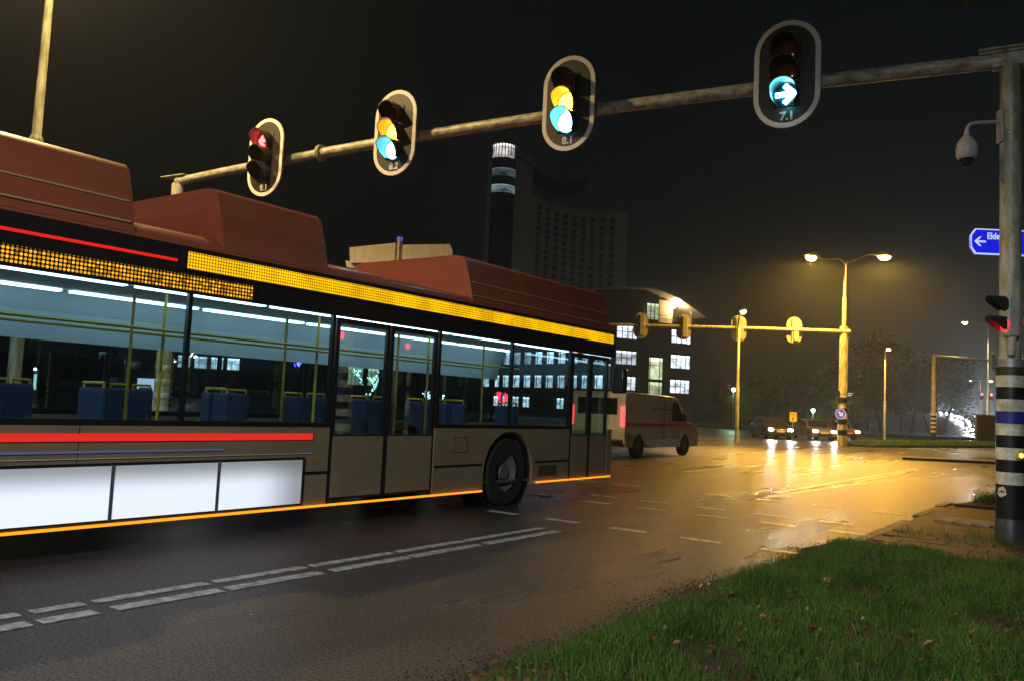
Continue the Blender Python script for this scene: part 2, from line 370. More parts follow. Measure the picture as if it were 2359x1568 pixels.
# ================================================================== GRASS, LEAVES
GRASS = leaf_mat('grass_blades', (.022, .075, .010), (.11, .21, .035), .35)
def grass_blades(name, pts, hmin, hmax, width):
    V = []; Fc = []
    for (x, y, z) in pts:
        h = random.uniform(hmin, hmax)*(1.7 if random.random() < .03 else 1); a = random.uniform(0, 2*PI); lean = random.uniform(.1, .75)*h; w = width*random.uniform(.7, 1.4)
        dx, dy = math.cos(a), math.sin(a); b = random.uniform(0, 2*PI); sx, sy = math.cos(b)*w, math.sin(b)*w
        o = len(V)
        V += [(x-sx, y-sy, z-.01), (x+sx, y+sy, z-.01), (x+dx*lean*.35-sx*.8, y+dy*lean*.35-sy*.8, z+h*.6), (x+dx*lean*.35+sx*.8, y+dy*lean*.35+sy*.8, z+h*.6), (x+dx*lean, y+dy*lean, z+h)]
        Fc += [(o, o+1, o+3, o+2), (o+2, o+3, o+4)]
    me = bpy.data.meshes.new(name); me.from_pydata(V, [], Fc); me.update(); me.materials.append(GRASS)
    o = bpy.data.objects.new(name, me); COL.objects.link(o); return o
pts = []
while len(pts) < 58000:
    y = random.uniform(2.6, 10.15); x = -2.58+random.random()**1.25*4.6
    e = -2.58+.07*math.sin(y*2.3)+.06*math.sin(y*6.1+2)
    if x < e+.05*random.random(): continue
    if x > .35+.02*y and random.random() < .6: continue
    if y > 9.45+.40*math.sin(x*.9+2.0)+.12*math.sin(x*7)+random.uniform(-.12, .12) and random.random() < .93: continue
    if math.sin(x*5.3+math.sin(y*3.1)*2)+math.sin(y*4.7+x*2) < -1.05 and random.random() < .8: continue
    pts.append((x, y, verge_z(x, y)))
tag(grass_blades('grass', pts, .035, .10, .0034), 'short wet green grass on the verge beside the road', 'grass', kind='stuff')
pts = [(random.gauss(-1.06, .28), random.gauss(12.0, .22), .035) for _ in range(260)]+[(random.uniform(-2.2, -1.1), random.uniform(11.2, 11.9), .045) for _ in range(170)]
tag(grass_blades('weed_tuft', pts, .05, .14, .003), 'thin weeds sprouting between pavers round the foot of the banded mast', 'weeds', kind='stuff')
pts = [(random.uniform(-2.1, -.5), random.uniform(17.2, 18.6), .07) for _ in range(1500)]
tag(grass_blades('grass_patch', pts, .08, .20, .005), 'small tuft of green grass behind the pale paver strip', 'grass', kind='stuff')
pts = []
while len(pts) < 9000:
    y = random.uniform(50.6, 90); x = random.uniform(-13, -2)
    # inside the island outline
    ins = False; j = len(isl)-1
    for i in range(len(isl)):
        if (isl[i][1] > y) != (isl[j][1] > y) and x < (isl[j][0]-isl[i][0])*(y-isl[i][1])/(isl[j][1]-isl[i][1])+isl[i][0]: ins = not ins
        j = i
    if ins: pts.append((x, y, .16))
tag(grass_blades('island_grass', pts, .08, .2, .022), 'rough grass covering the traffic island beyond the junction', 'grass', kind='stuff')

LEAF = [leaf_mat('fallen_leaf_ochre', (.24, .10, .03), (.34, .17, .05), .2), leaf_mat('fallen_leaf_brown', (.07, .028, .014), (.13, .055, .022), .2), leaf_mat('fallen_leaf_pinkish', (.28, .15, .10), (.36, .22, .15), .2)]
def leaf_mesh(m, curl):
    mb = MB(); out = [(0, -.5), (.22, -.32), (.38, 0), (.27, .22), (.12, .3), (0, .52)]
    V = []; 
    for sgn in (1, -1):
        for x, y in out: V.append((sgn*x, y, curl*abs(x)*1.1+.15*curl*math.sin(y*7)))
    n = len(out); fs = [(i, i+1, n+i+1, n+i) for i in range(n-1)]
    return mb.add(V, fs).mesh('fallen_leaf', m)
LM = [leaf_mesh(m, c) for m in LEAF for c in (.25, .6)]
lspots = [(2300, 0)]
k = 0
for (px, py) in [(1755, 1437), (1790, 1452), (1870, 1460), (1880, 1466), (1615, 1345), (1660, 1360), (1960, 1432), (1700, 1480), (1640, 1500), (2050, 1400), (1560, 1495), (1530, 1465), (1605, 1435), (1500, 1500), (1450, 1520), (1820, 1395), (1905, 1345), (2140, 1500), (2210, 1530), (2090, 1350), (1990, 1375), (1740, 1400), (1680, 1440), (2300, 1420), (2240, 1470)]:
    g = on_ground(px, py, .12)
    s = random.uniform(.045, .075)
    o = put('fallen_leaf', LM[k % 6], None, 0, (g.x, g.y, verge_z(g.x, g.y)+.05), (random.uniform(-.7, .7), random.uniform(-.7, .7), random.uniform(0, 6.3))); o.scale = (s, s, s); k += 1
    tag(o, 'dry autumn leaf lying in the verge grass', 'leaf', 'fallen leaves on the verge')
for i in range(75):
    y = random.uniform(3.5, 9.8); x = random.uniform(-2.7, .3)
    s = random.uniform(.022, .05)
    o = put('fallen_leaf', LM[random.randrange(6)], None, 0, (x, y, verge_z(x, y)+random.uniform(.02, .05)), (random.uniform(-.8, .8), random.uniform(-.8, .8), random.uniform(0, 6.3))); o.scale = (s, s, s)
    tag(o, 'dry autumn leaf lying in the verge grass', 'leaf', 'fallen leaves on the verge')
for i in range(34):
    x = random.uniform(-4.8, -2.8); y = random.uniform(3.0, 9.0)
    if i > 22: x = random.uniform(-2.3, -1.2); y = random.uniform(10.3, 13.4)
    s = random.uniform(.02, .042)
    o = put('fallen_leaf', LM[random.randrange(6)], None, 0, (x, y, .012 if x < -2.6 else .06), (random.uniform(-.3, .3), random.uniform(-.3, .3), random.uniform(0, 6.3))); o.scale = (s, s, s)
    lab = 'small dry leaf stuck to the wet asphalt' if x < -2.6 else 'small dry leaf on the dark pavers by the banded mast'
    tag(o, lab, 'leaf', 'leaves on the asphalt' if x < -2.6 else 'leaves on the pavers')
# broad-leaved weeds and leaf litter down in the turf
mb = MB()
for i in range(1700):
    y = random.uniform(3.2, 9.9); x = random.uniform(-2.6, .6); s = random.uniform(.008, .022); q = Euler((random.uniform(-.9, .9), random.uniform(-.9, .9), random.uniform(0, 6.3))).to_matrix(); c = Vector((x, y, verge_z(x, y)+random.uniform(.01, .06)))
    mb.add([c+q @ Vector(v)*s for v in ((0, -1, 0), (.6, -.2, .2), (.4, .6, .1), (0, 1, 0), (-.5, .5, .1), (-.6, -.3, .2))], [(0, 1, 2, 3, 4, 5)])
tag(mb.build('leaf_litter', leaf_mat('litter', (.05, .022, .010), (.28, .14, .05), .15)), 'small broken brown leaves scattered down in the verge grass', 'leaf litter', kind='stuff')
mb = MB()
for i in range(150):
    y = random.uniform(3.2, 9.9); x = random.uniform(-2.6, .4); c0_ = Vector((x, y, verge_z(x, y)+.03))
    for k in range(6):
        a = 2*PI*k/6+random.random(); s = random.uniform(.02, .045); d = Vector((math.cos(a), math.sin(a), random.uniform(.2, .9))); n = Vector((-math.sin(a), math.cos(a), 0))
        mb.add([c0_, c0_+d*s*.5+n*s*.3, c0_+d*s, c0_+d*s*.5-n*s*.3], [(0, 1, 2, 3)])
tag(mb.build('broadleaf_weed', leaf_mat('weed_leaf', (.03, .10, .015), (.08, .20, .03), .3)), 'low broad leaved weeds growing through the verge grass', 'weeds', kind='stuff')
# crumbs of soil and litter along the road edge
mb = MB()
for i in range(5200):
    y = random.uniform(2.6, 10.2); x = -2.78+.06*math.sin(y*1.7)+abs(random.gauss(0, .11))*random.choice((-1, 1, 1))+.02; s = random.uniform(.003, .008)
    if y > 9.6: x += random.uniform(0, .3)
    q = Euler((random.random()*3, random.random()*3, random.random()*3)).to_matrix()
    vs = [q @ Vector(v)*s+Vector((x, y, max(.004, verge_z(x, y))+s*.4)) for v in ((1, 0, 0), (-.6, .9, 0), (-.5, -.8, .1), (0, 0, 1.1), (.1, .1, -.8))]
    mb.add(vs, [(0, 1, 3), (1, 2, 3), (2, 0, 3), (1, 0, 4), (2, 1, 4), (0, 2, 4)])
tag(mb.build('road_edge_grit', mat('grit', (.035, .025, .017), .75, var=.6, vscale=9)), 'dark crumbs of soil and grit along the asphalt edge', 'grit', kind='stuff')

# ================================================================== NEAR GANTRY
MX, MY = -1.06, 12.12
gantry = thing('signal_gantry', 'pale steel gantry spanning the lanes, black white and blue bands on its near mast', 'gantry', (MX, MY, 0))
def gy(X): return 12.10+(X+1.06)*.112
beam_pts = []
for px, py in ((2330, 137), (2150, 160), (1990, 180), (1500, 234), (1100, 289), (780, 352), (440, 412), (402, 419)):
    v = _ray(px, py)
    # meet the vertical plane Y = gy(X)
    t = (12.10+1.06*.112)/(v.y-v.x*.112); P = ORG+v*t; beam_pts.append(P)
zfit = np.polyfit([p_.x for p_ in beam_pts], [p_.z for p_ in beam_pts], 2)
def bz(X): return float(np.polyval(zfit, X))
BR = .098
GX0, GX1 = MX+.45, beam_pts[-1].x
bpath = lambda a, b, n=14: [Vector((a+(b-a)*i/n-MX, gy(a+(b-a)*i/n)-MY, bz(a+(b-a)*i/n))) for i in range(n+1)]
FLX = on_x(740, 357, -11).x
v = _ray(740, 357); FLX = (ORG+v*((12.10+1.06*.112)/(v.y-v.x*.112))).x
MB().tube(bpath(MX-.05, FLX), [BR]*15, 16).build('beam', BEAM, gantry, True)
MB().tube(bpath(FLX, GX1+.1), [BR*.92]*15, 16).build('beam', BEAM, gantry, True)
bd = Vector((1, .112, 0)).normalized(); brz = math.atan(.112)
fl = MB()
for s in (-.035, .005): 
    c = Vector((FLX-MX, gy(FLX)-MY, bz(FLX)))
    fl.tube([c+bd*s, c+bd*(s+.03)], .165, 20)
fo = fl.build('flange', POST, gantry, True)
bm_ = MB()
for k in range(10):
    a = 2*PI*k/10; c = Vector((FLX-MX, gy(FLX)-MY, bz(FLX)))+Vector((0, 0, 1))*math.sin(a)*.135+Vector((-.112, 1, 0)).normalized()*math.cos(a)*.135
    bm_.tube([c-bd*.05, c+bd*.05], .014, 6)
bm_.build('bolt', GALV, fo)
MB().lathe([(.122, 2.15), (.122, bz(MX)-.05), (.0, bz(MX)-.04)], 28).build('mast', POST, gantry, True)
MB().lathe([(.0, -.05), (.165, -.05), (.165, .30), (.158, .32), (.158, 2.18), (.122, 2.28)], 28).build('mast_sleeve', mat('sleeve_grey', (.05, .05, .055), .4, var=.5, vscale=6, bump=.12, bscale=10), gantry, True)
OLIVE = mat('algae_black', (.035, .04, .012), .5, var=.5)
bands = [(.325, .742, BLACK), (.742, .895, WHITE), (.895, 1.046, BLACK), (1.046, 1.195, WHITE), (1.195, 1.346, BLACK), (1.346, 1.49, WHITE), (1.49, 1.64, BLUE), (1.64, 1.79, WHITE), (1.79, 1.94, BLACK), (1.94, 2.086, WHITE), (2.086, 2.18, OLIVE)]
for a, b, m in bands:
    MB().lathe([(.157, a+.001), (.1605, a+.002), (.1605, b-.002), (.157, b-.001)], 32).build('band', m, gantry, True)
# paint splash round a bolt hole, scuff near the foot
def decal(z, ang, r, m, name, seed):
    rr = random.Random(seed); mb = MB(); n = 18; R0 = .1622; vs = [(R0*math.cos(ang), R0*math.sin(ang), z)]
    for k in range(n):
        a = 2*PI*k/n; q = r*rr.uniform(.75, 1.1); dz = q*math.sin(a)*(1.25 if math.sin(a) < 0 else 1); da = q*math.cos(a)/R0
        vs.append((R0*math.cos(ang+da), R0*math.sin(ang+da), z+dz))
    mb.add(vs, [(0, 1+k, 1+(k+1) % n) for k in range(n)]).build(name, m, gantry)
toward = math.atan2(-MY, -MX)
decal(.66, toward-.62, .062, WHITE, 'paint_splash', 3)
decal(.657, toward-.62, .016, BLACK, 'bolt_hole', 5)
# near-end top plate
for s in (0, 1):
    MB().box(-.36, .55, -.13, .13, bz(MX)+.085+s*.05, bz(MX)+.115+s*.05, Matrix.Rotation(brz, 4, 'Z')).build('top_plate', POST, gantry, bevel=.005)
MB().box(-.2, .2, -.1, .1, bz(MX)-.09, bz(MX)+.09, Matrix.Rotation(brz, 4, 'Z')).build('saddle', POST, gantry, bevel=.01)
# far mast beside the median
FX = GX1+.12; FY = gy(FX)
MB().lathe([(.16, 0), (.16, 2.2), (.125, 2.3), (.125, bz(FX)-.06), (0, bz(FX)-.06)], 24, Matrix.Translation((FX-MX, FY-MY, 0))).build('far_mast', POST, gantry, True)
MB().box(-.45, .3, -.12, .12, bz(FX)+.10, bz(FX)+.125, Matrix.Translation((FX-MX, FY-MY, 0)) @ Matrix.Rotation(brz, 4, 'Z')).build('top_plate', POST, gantry, bevel=.004)
for i in range(4):
    MB().lathe([(.162, 0), (.1635, .002), (.1635, .148), (.162, .15)], 20, Matrix.Translation((FX-MX, FY-MY, .9+i*.3))).build('band', WHITE, gantry, True)

# ------------------------------------------------------------------ overhead signals
def stadium(w, h, n=14, cx=0, cz=0):
    r = w/2; out = []
    for k in range(n+1): a = PI*k/n; out.append((cx+r*math.cos(a), cz+(h/2-r)+r*math.sin(a)))
    for k in range(n+1): a = PI+PI*k/n; out.append((cx+r*math.cos(a), cz-(h/2-r)+r*math.sin(a)))
    return out
LENS_OFF = {'r': mat('lens_red_off', (.16, .012, .008), .12), 'a': mat('lens_amber_off', (.14, .045, .005), .12), 'g': mat('lens_green_off', (.01, .05, .055), .12)}
LENS_ON = {'r': glow('lens_red_on', (1, .01, .02), 6.0, (.2, .01, .01)), 'a': glow('lens_amber_on', (1, .48, .02), 24, (.2, .1, .01)), 'g': glow('lens_green_on', (.12, .66, 1.0), 26, (.02, .1, .1))}
LENS_DIM = glow('lens_red_dim', (1, .0, .015), 2.6, (.2, .01, .01)); ARROW_G = glow('arrow_green_on', (.14, .72, 1.0), 60, (.02, .1, .1)); ARROW_R = glow('arrow_red_on', (1, .06, .05), 12, (.2, .01, .01))
BORDER = mat('retro_white_border', (.78, .76, .72), .5, var=.12, vscale=9)
TXTW = mat('number_white', (.62, .60, .55), .6)
def lens_cap(r, dome, n=20):
    prof = [(r, 0)]+[(r*math.cos(t), dome*math.sin(t)) for t in (PI/8, PI/4, 3*PI/8, PI/2-.001)]
    return prof
def overhead_signal(px, py, pxh, lit, number, label, arrow=None, parent_y=-.33):
    v = _ray(px, py); oy = 12.10+1.06*.112+parent_y
    P = ORG+v*(oy/(v.y-v.x*.112))
    depth = (P-ORG).dot(_fw); h = pxh*depth/F_PX*.985; w = h*.585
    t = thing('overhead_signal', label, 'traffic light', P, brz, 'overhead signals on the near gantry')
    bw = .045*h
    MB().prism(stadium(w-.004, h-.004), -.004, .022, 'y').build('backboard', BOARD, t)
    MB().ring(stadium(w, h), stadium(w-2*bw, h-2*bw), -.009, .026, 'y').build('border', BORDER, t)
    sp = .205*h; R = .122*h; zc = .0
    MB().box(-.125*h, .125*h, .02, .17, -sp*1.5, sp*1.5).build('housing', mat('signal_back_grey', (.16, .15, .12), .5, var=.3), t, bevel=.02)
    # lens column, a shade proud of the board
    MB().box(-.118*h, .118*h, -.024, .0, -sp*1.5, sp*1.5).build('front_plate', HOUSE, t, bevel=.01)
    for k, c in enumerate('rag'):
        z = zc+sp*(1-k)
        on = c in lit and arrow is None
        mtx = Matrix.Translation((0, -.022, z)) @ Matrix.Rotation(PI/2, 4, 'X')
        ln = MB().lathe(lens_cap(R*.86, .035), 24, mtx).build('lens', LENS_ON[c] if on else LENS_DIM if (arrow == 'left' and c == 'r') else LENS_OFF[c], t, True)
        # cutaway visor: open underneath, longer on top
        vs = []; fs = []; n = 28; L0 = .30
        for j in range(n+1):
            a = -math.radians(52)+(PI+2*math.radians(52))*j/n
            s = math.sin(a); ln_ = L0*(.30+.70*max(0, min(1, (s+.80)/1.25)))
            for (rr, yy) in ((R, 0), (R*1.02, -ln_), (R*.93, -ln_), (R*.90, 0)):
                vs.append((rr*math.cos(a), -.024+yy, z+rr*s-(.05*h*.0 if yy == 0 else .012)))
        for j in range(n):
            b = j*4
            for q in range(4): fs.append((b+q, b+(q+1) % 4, b+4+(q+1) % 4, b+4+q))
        fs += [(0, 1, 2, 3), tuple(n*4+q for q in (3, 2, 1, 0))]
        MB().add(vs, fs).build('visor', HOUSE, t, True)
        if arrow and c in lit:
            mb = MB(); q = R*.62; th = R*.17; sgn = 1 if arrow == 'right' else -1
            def bar(a, b):
                a = Vector(a); b = Vector(b); d = (b-a).normalized(); nn = Vector((-d.y, d.x))*th
                pl = [a+nn-d*th*.5, b+nn+d*th*.5, b-nn+d*th*.5, a-nn-d*th*.5]
                mb.prism([(p_.x, p_.y+z) for p_ in pl], -.062, -.068, 'y')
            bar((-sgn*q, 0), (sgn*q*.55, 0)); bar((0, q), (sgn*q, 0)); bar((0, -q), (sgn*q, 0))
            mb.build('arrow', ARROW_G if c == 'g' else ARROW_R, ln)
    text_mesh('number', number, .105*h, TXTW, t, (.01*h, -.008, -.395*h), (PI/2, 0, 0), .004*h)
    # clamp round the beam
    bzl = bz(P.x)-P.z
    MB().box(-.11, .11, .15, .46, bzl-.05, bzl+.05).build('clamp_arm', GALV, t, bevel=.008)
    MB().tube([(-.16, -parent_y, bzl), (.16, -parent_y, bzl)], .118, 18).build('clamp', POST, t, True)
    return t
overhead_signal(1812.5, 171, 258, 'g', '7.1', 'oval traffic light numbered 7.1 showing a green right arrow', 'right')
overhead_signal(1309.5, 238.5, 227.5, 'ag', '8.1', 'oval traffic light numbered 8.1 with amber and green lenses lit')
overhead_signal(910, 306.5, 204, 'ag', '8.2', 'oval traffic light numbered 8.2, amber and green lit, hanging next to the beam flange')
overhead_signal(611.5, 363, 185.5, 'r', '9.1', 'oval traffic light numbered 9.1 showing a red left arrow', 'left')

# ------------------------------------------------------------------ things on the near mast
cctv = thing('dome_camera', 'pale dome surveillance camera on a bent arm high on the banded mast', 'camera', (MX, MY, 0))
mz = 5.35; lv = Vector((-_r0.x, -_r0.y, 0)); lvn = lv.normalized()
PAINT = mat('camera_white', (.55, .52, .50), .4, var=.25)
R3 = Matrix.Rotation(math.atan2(lvn.y, lvn.x), 4, 'Z')
MB().box(.118, .15, -.06, .06, mz-.30, mz+.13, R3).build('mount_plate', PAINT, cctv, bevel=.006)
arm = [R3 @ Vector(q) for q in ((.14, 0, mz-.02), (.30, 0, mz-.035), (.44, 0, mz-.05), (.52, 0, mz-.075), (.555, 0, mz-.13), (.56, 0, mz-.2))]
MB().tube(arm, .022, 10).build('arm', PAINT, cctv, True)
cm = R3 @ Matrix.Translation((.56, 0, 0))
MB().lathe([(.03, mz-.16), (.035, mz-.22), (.07, mz-.26), (.115, mz-.33), (.128, mz-.42), (.125, mz-.49), (.095, mz-.53), (0, mz-.53)], 24, cm).build('housing', PAINT, cctv, True)
MB().lathe([(.09, mz-.53), (.088, mz-.57), (.065, mz-.615), (.035, mz-.635), (0, mz-.64)], 20, cm).build('dome', mat('smoked_dome', (.01, .01, .012), .05, coat=.6), cctv, True)
for dz in (-.2, .08):
    MB().lathe([(.123, mz+dz), (.128, mz+dz), (.128, mz+dz+.02), (.123, mz+dz+.02)], 20).build('strap', GALV, cctv, True)

ped = thing('pedestrian_signal', 'small two lamp crossing signal seen side on, clamped to the banded mast', 'traffic light', (MX, MY, 0))
side = Matrix.Rotation(math.atan2(lvn.y, lvn.x)+PI/2, 4, 'Z')   # local -Y faces the crossing on the left
fr_ = (Vector((0, 0, 0))-Vector((MX, MY, 0))).normalized()
off = Matrix.Translation(fr_*.20) @ side
TUBEG = mat('signal_case_grey', (.42, .41, .38), .4, var=.3, vscale=4)
hb = MB().box(-.075, .075, -.07, .09, 2.55, 3.07, off).build('housing', TUBEG, ped, bevel=.03)
MB().tube([off @ Vector((.0, .02, 2.56)), off @ Vector((0, .02, 2.42)), off @ Vector((0, .01, 2.33))], [.05, .05, .035], 14).build('support_tube', TUBEG, ped, True)
for z, on in ((2.95, False), (2.70, True)):
    vs = []; fs = []; n = 20; Rr = .105
    for j in range(n+1):
        a = -math.radians(40)+(PI+2*math.radians(40))*j/n; s = math.sin(a); L0 = .06+.16*max(0, min(1, (s+.7)/1.2))
        for rr, yy in ((Rr, 0), (Rr*1.03, -L0), (Rr*.96, -L0), (Rr*.93, 0)): vs.append(off @ Vector((rr*math.cos(a)*.75, -.06+yy, z+rr*s)))
    for j in range(n):
        b = j*4
        for q in range(4): fs.append((b+q, b+(q+1) % 4, b+4+(q+1) % 4, b+4+q))
    MB().add(vs, fs).build('visor', HOUSE, ped, True)
    MB().lathe(lens_cap(.09, .025), 18, off @ Matrix.Translation((0, -.068, z)) @ Matrix.Rotation(PI/2, 4, 'X')).build('lens', LENS_ON['r'] if on else LENS_OFF['g'], ped, True)
MB().lathe([(.126, 2.19), (.17, 2.19), (.17, 2.29), (.126, 2.29)], 24).build('clamp', GALV, ped, True)
for s in (-1, 1):
    lug = MB().box(.15, .245, -.012, .012, 2.185, 2.30, Matrix.Rotation(math.atan2(lvn.y, lvn.x)+(0 if s < 0 else PI), 4, 'Z')).build('clamp_lug', GALV, ped, bevel=.003)

btn = thing('push_button', 'yellow crossing request button with glowing centre on the banded mast', 'push button', (MX, MY, 1.115))
bt = Matrix.Rotation(toward+.62, 4, 'Z')
YEL = mat('yellow_plastic', (.60, .42, .03), .4, var=.2)
MB().box(.15, .20, -.05, .05, -.055, .055, bt).build('case', YEL, btn, bevel=.02)
MB().lathe([(.0, .008), (.028, .006), (.032, 0)], 16, bt @ Matrix.Translation((.20, 0, -.005)) @ Matrix.Rotation(PI/2, 4, 'Y')).build('button', glow('button_glow', (1, .62, .08), 2.2), btn, True)

# second banded post just behind the mast, with a red lamp
p2 = thing('crossing_post', 'slim black and white banded post with a red crossing lamp behind the mast', 'post', (0.02, 15.2, .03))
MB().lathe([(.055, 0), (.055, 2.9), (0, 2.9)], 16).build('pole', POST, p2, True)
for i in range(5): MB().lathe([(.055, .5+i*.36), (.0575, .502+i*.36), (.0575, .678+i*.36), (.055, .68+i*.36)], 16).build('band', BLACK if i % 2 else WHITE, p2, True)
MB().box(-.12, .12, -.1, .1, 2.25, 2.9).build('housing', HOUSE, p2, bevel=.03)
MB().lathe(lens_cap(.085, .02), 16, Matrix.Translation((0, -.1, 2.72)) @ Matrix.Rotation(PI/2, 4, 'X')).build('lens', LENS_ON['r'], p2, True)

# blue direction sign
sg = at_depth(2290, 557, 18.5)
dsign = thing('direction_sign', 'blue direction sign with white arrow and place name behind the mast', 'sign', (sg.x, sg.y, 0), YAW)
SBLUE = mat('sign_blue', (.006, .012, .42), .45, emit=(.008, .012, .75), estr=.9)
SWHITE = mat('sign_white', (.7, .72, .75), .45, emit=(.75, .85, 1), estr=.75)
u = 18.5/F_PX; L_ = -54*u; Rr_ = 150*u; zt = sg.z+29*u; zb = sg.z-30*u
outl = [(L_, (zt+zb)/2), (L_+1*u, zb+16*u), (L_+12*u, zb), (Rr_, zb), (Rr_, zt), (L_+12*u, zt), (L_+1*u, zt-16*u)]
inn = [(L_+2.4*u, (zt+zb)/2), (L_+3.2*u, zb+16*u), (L_+13*u, zb+2.6*u), (Rr_-2.6*u, zb+2.6*u), (Rr_-2.6*u, zt-2.6*u), (L_+13*u, zt-2.6*u), (L_+3.2*u, zt-16*u)]
MB().prism(outl, 0, .06, 'y').build('panel', SBLUE, dsign)
MB().ring(outl, inn, -.004, .064, 'y').build('border', SWHITE, dsign)
mb = MB(); ac = Vector((L_+21*u, sg.z-1*u))
for pl in ([(-10, -2.2), (14, -2.2), (14, 2.2), (-10, 2.2)], [(-13, 0), (-1, 11), (4, 11), (-6, 0)], [(-13, 0), (-6, 0), (4, -11), (-1, -11)]):
    mb.prism([(ac.x+x*u, ac.y+z*u) for x, z in pl], -.006-.001*len(mb.f)/10, -.002, 'y')
mb.build('arrow', SWHITE, dsign)
pn = text_mesh('place_name', 'Elden', 21*u, SWHITE, dsign, (L_+57*u, -.004, sg.z+12*u), (PI/2, 0, 0), .5*u); pn.scale = (.84, 1, 1)
MB().tube([(.38, .12, 0), (.38, .12, zt+.1)], .06, 12).build('sign_post', GALV, dsign, True)
MB().box(.30, .46, .05, .2, sg.z-.16, sg.z+.16).build('clamp', GALV, dsign)

# ================================================================== STREET LAMPS
LAMP_ON = glow('sodium_lens', (1.0, .60, .16), 110)
HEADM = mat('lamp_head_grey', (.25, .25, .24), .5, var=.3)
def lamp_head(root, base, direc, power, color=SODIUM, lensmat=LAMP_ON, name='lamp_head', size=1.0, cone=150):
    d = Vector(direc).normalized(); ang = math.atan2(d.y, d.x); m4 = Matrix.Translation(base) @ Matrix.Rotation(ang, 4, 'Z')
    prof = [(-.05, -.02), (.12, -.055), (.62, -.06), (.72, -.01), (.66, .06), (.30, .11), (.02, .06)]
    hd = MB().prism([(x*size, z*size) for x, z in prof], -.13*size, .13*size, 'y', m4).build(name, HEADM, root, bevel=.03*size)
    MB().lathe([(.15*size, 0), (.14*size, -.06*size), (.09*size, -.12*size), (0, -.15*size)], 16, m4 @ Matrix.Translation((.40*size, 0, -.058*size)) @ Matrix.Scale(1.7, 4, (1, 0, 0))).build('lens', lensmat, hd, True)
    light(root, 'SPOT', m4 @ Vector((.40*size, 0, -.26*size)), power, color, .16, spot=math.radians(cone), blend=.35)
    return hd
PALE0 = glow('warm_white_lens', (1, .78, .42), 60)
def street_lamp(name, label, base, height, arms, power, r0=.09, r1=.045, group=None, sleeve=None, color=SODIUM, lensmat=LAMP_ON, m=POST, rz=0, tilt=(0, 0), cone=150):
    t = thing(name, label, 'street lamp', base, rz, group)
    sl = sleeve or height*.42
    MB().lathe([(r0, 0), (r0, sl), (r0*.72, sl+.08), (r1, height-.25), (r1, height), (0, height)], 18).build('pole', m, t, True)
    MB().lathe([(r0*1.04, sl-.05), (r0*1.08, sl-.03), (r0*1.08, sl+.03), (r0*.8, sl+.09)], 18).build('collar', m, t, True)
    for (dx, dy, rise) in arms:
        L = math.hypot(dx, dy); e = Vector((dx, dy, height+rise))
        MB().tube([(0, 0, height-.12), (dx*.04, dy*.04, height+rise*.35), (dx*.15, dy*.15, height+rise*.7), (dx*.4, dy*.4, height+rise*.9), tuple(e)], [r1, r1*.9, r1*.75, r1*.65, r1*.6], 10).build('arm', m, t, True)
        lamp_head(t, e, (dx, dy, 0), power, color, lensmat, cone=cone)
    t.rotation_euler = (tilt[0], tilt[1], rz)
    return t
# tall lamp on the median beside the waiting bus; its head is above the picture
street_lamp('street_lamp', 'tall tapered street lamp post on the median behind the bus', (-14.75, 6.42, .13), 10.2, [(1.5, -.25, .35), (-1.5, .25, .35)], 2600, .105, .05, sleeve=5.35, tilt=(0, .004), color=(1, .66, .26), lensmat=PALE0)
# same row, behind the viewpoint
street_lamp('street_lamp', 'tall street lamp post on the median further back along the road', (-14.75, -24, .13), 10.2, [(1.5, -.25, .35), (-1.5, .25, .35)], 2200, .105, .05, sleeve=5.35, color=(.93, .97, 1), lensmat=glow('white_lamp_lens', (.93, .97, 1), 60), cone=174)
# double lamp carrying the opposite gantry arm
tb = on_ground(1940, 1034); tb = at_depth(1940, 1022, 48); TX, TY = tb.x, tb.y
tl = thing('lamp_gantry', 'twin headed sodium lamp on a banded mast carrying a long signal arm', 'street lamp', (TX, TY, 0))
zt_arm = at_depth(1940, 762, 48).z; zt_top = at_depth(1943, 603, 48).z
MB().lathe([(.27, 0), (.27, 1.9), (.235, 2.0), (.235, zt_arm+.3), (0, zt_arm+.3)], 20).build('mast', POST, tl, True)
MB().lathe([(.12, zt_arm+.3), (.11, zt_arm+1.9), (.08, zt_arm+2.0), (.055, zt_top), (0, zt_top)], 14).build('pole', POST, tl, True)
for i in range(4): MB().lathe([(.271, .6+i*.62), (.276, .605+i*.62), (.276, .905+i*.62), (.271, .91+i*.62)], 20).build('band', BLACK, tl, True)
la = at_depth(1883, 596, 47.2); ra = at_depth(2016, 590, 49.2)
for e in (la, ra):
    d = Vector((e.x-TX, e.y-TY, 0)); zt_ = e.z+.1
    MB().tube([(0, 0, zt_top-.1), tuple(d*.08+Vector((0, 0, zt_top+.12))), tuple(d*.25+Vector((0, 0, zt_top+.22))), tuple(d*.75+Vector((0, 0, zt_-.05))), tuple(d+Vector((0, 0, zt_)))], [.055, .05, .045, .04, .035], 10).build('arm', POST, tl, True)
    lamp_head(tl, d+Vector((0, 0, zt_)), d, 10500, size=1.5, cone=172)
armL = at_depth(1395, 768, 50.5)
MB().tube([(0.35, 0, zt_arm), ((armL.x-TX)*.35, (armL.y-TY)*.35, zt_arm+.03), (armL.x-TX, armL.y-TY, zt_arm)], [.12, .11, .085], 14).build('signal_arm', BEAM, tl, True)
fa = Vector((armL.x-TX, armL.y-TY, 0))*.44
MB().tube([fa+Vector((0, 0, zt_arm-.005)), fa*1.006+Vector((0, 0, zt_arm-.005))], .2, 14).build('flange', POST, tl, True)
armdir = math.atan2(armL.y-TY, armL.x-TX)
BACKY = mat('backboard_back', (.36, .34, .26), .5, var=.35, vscale=3)
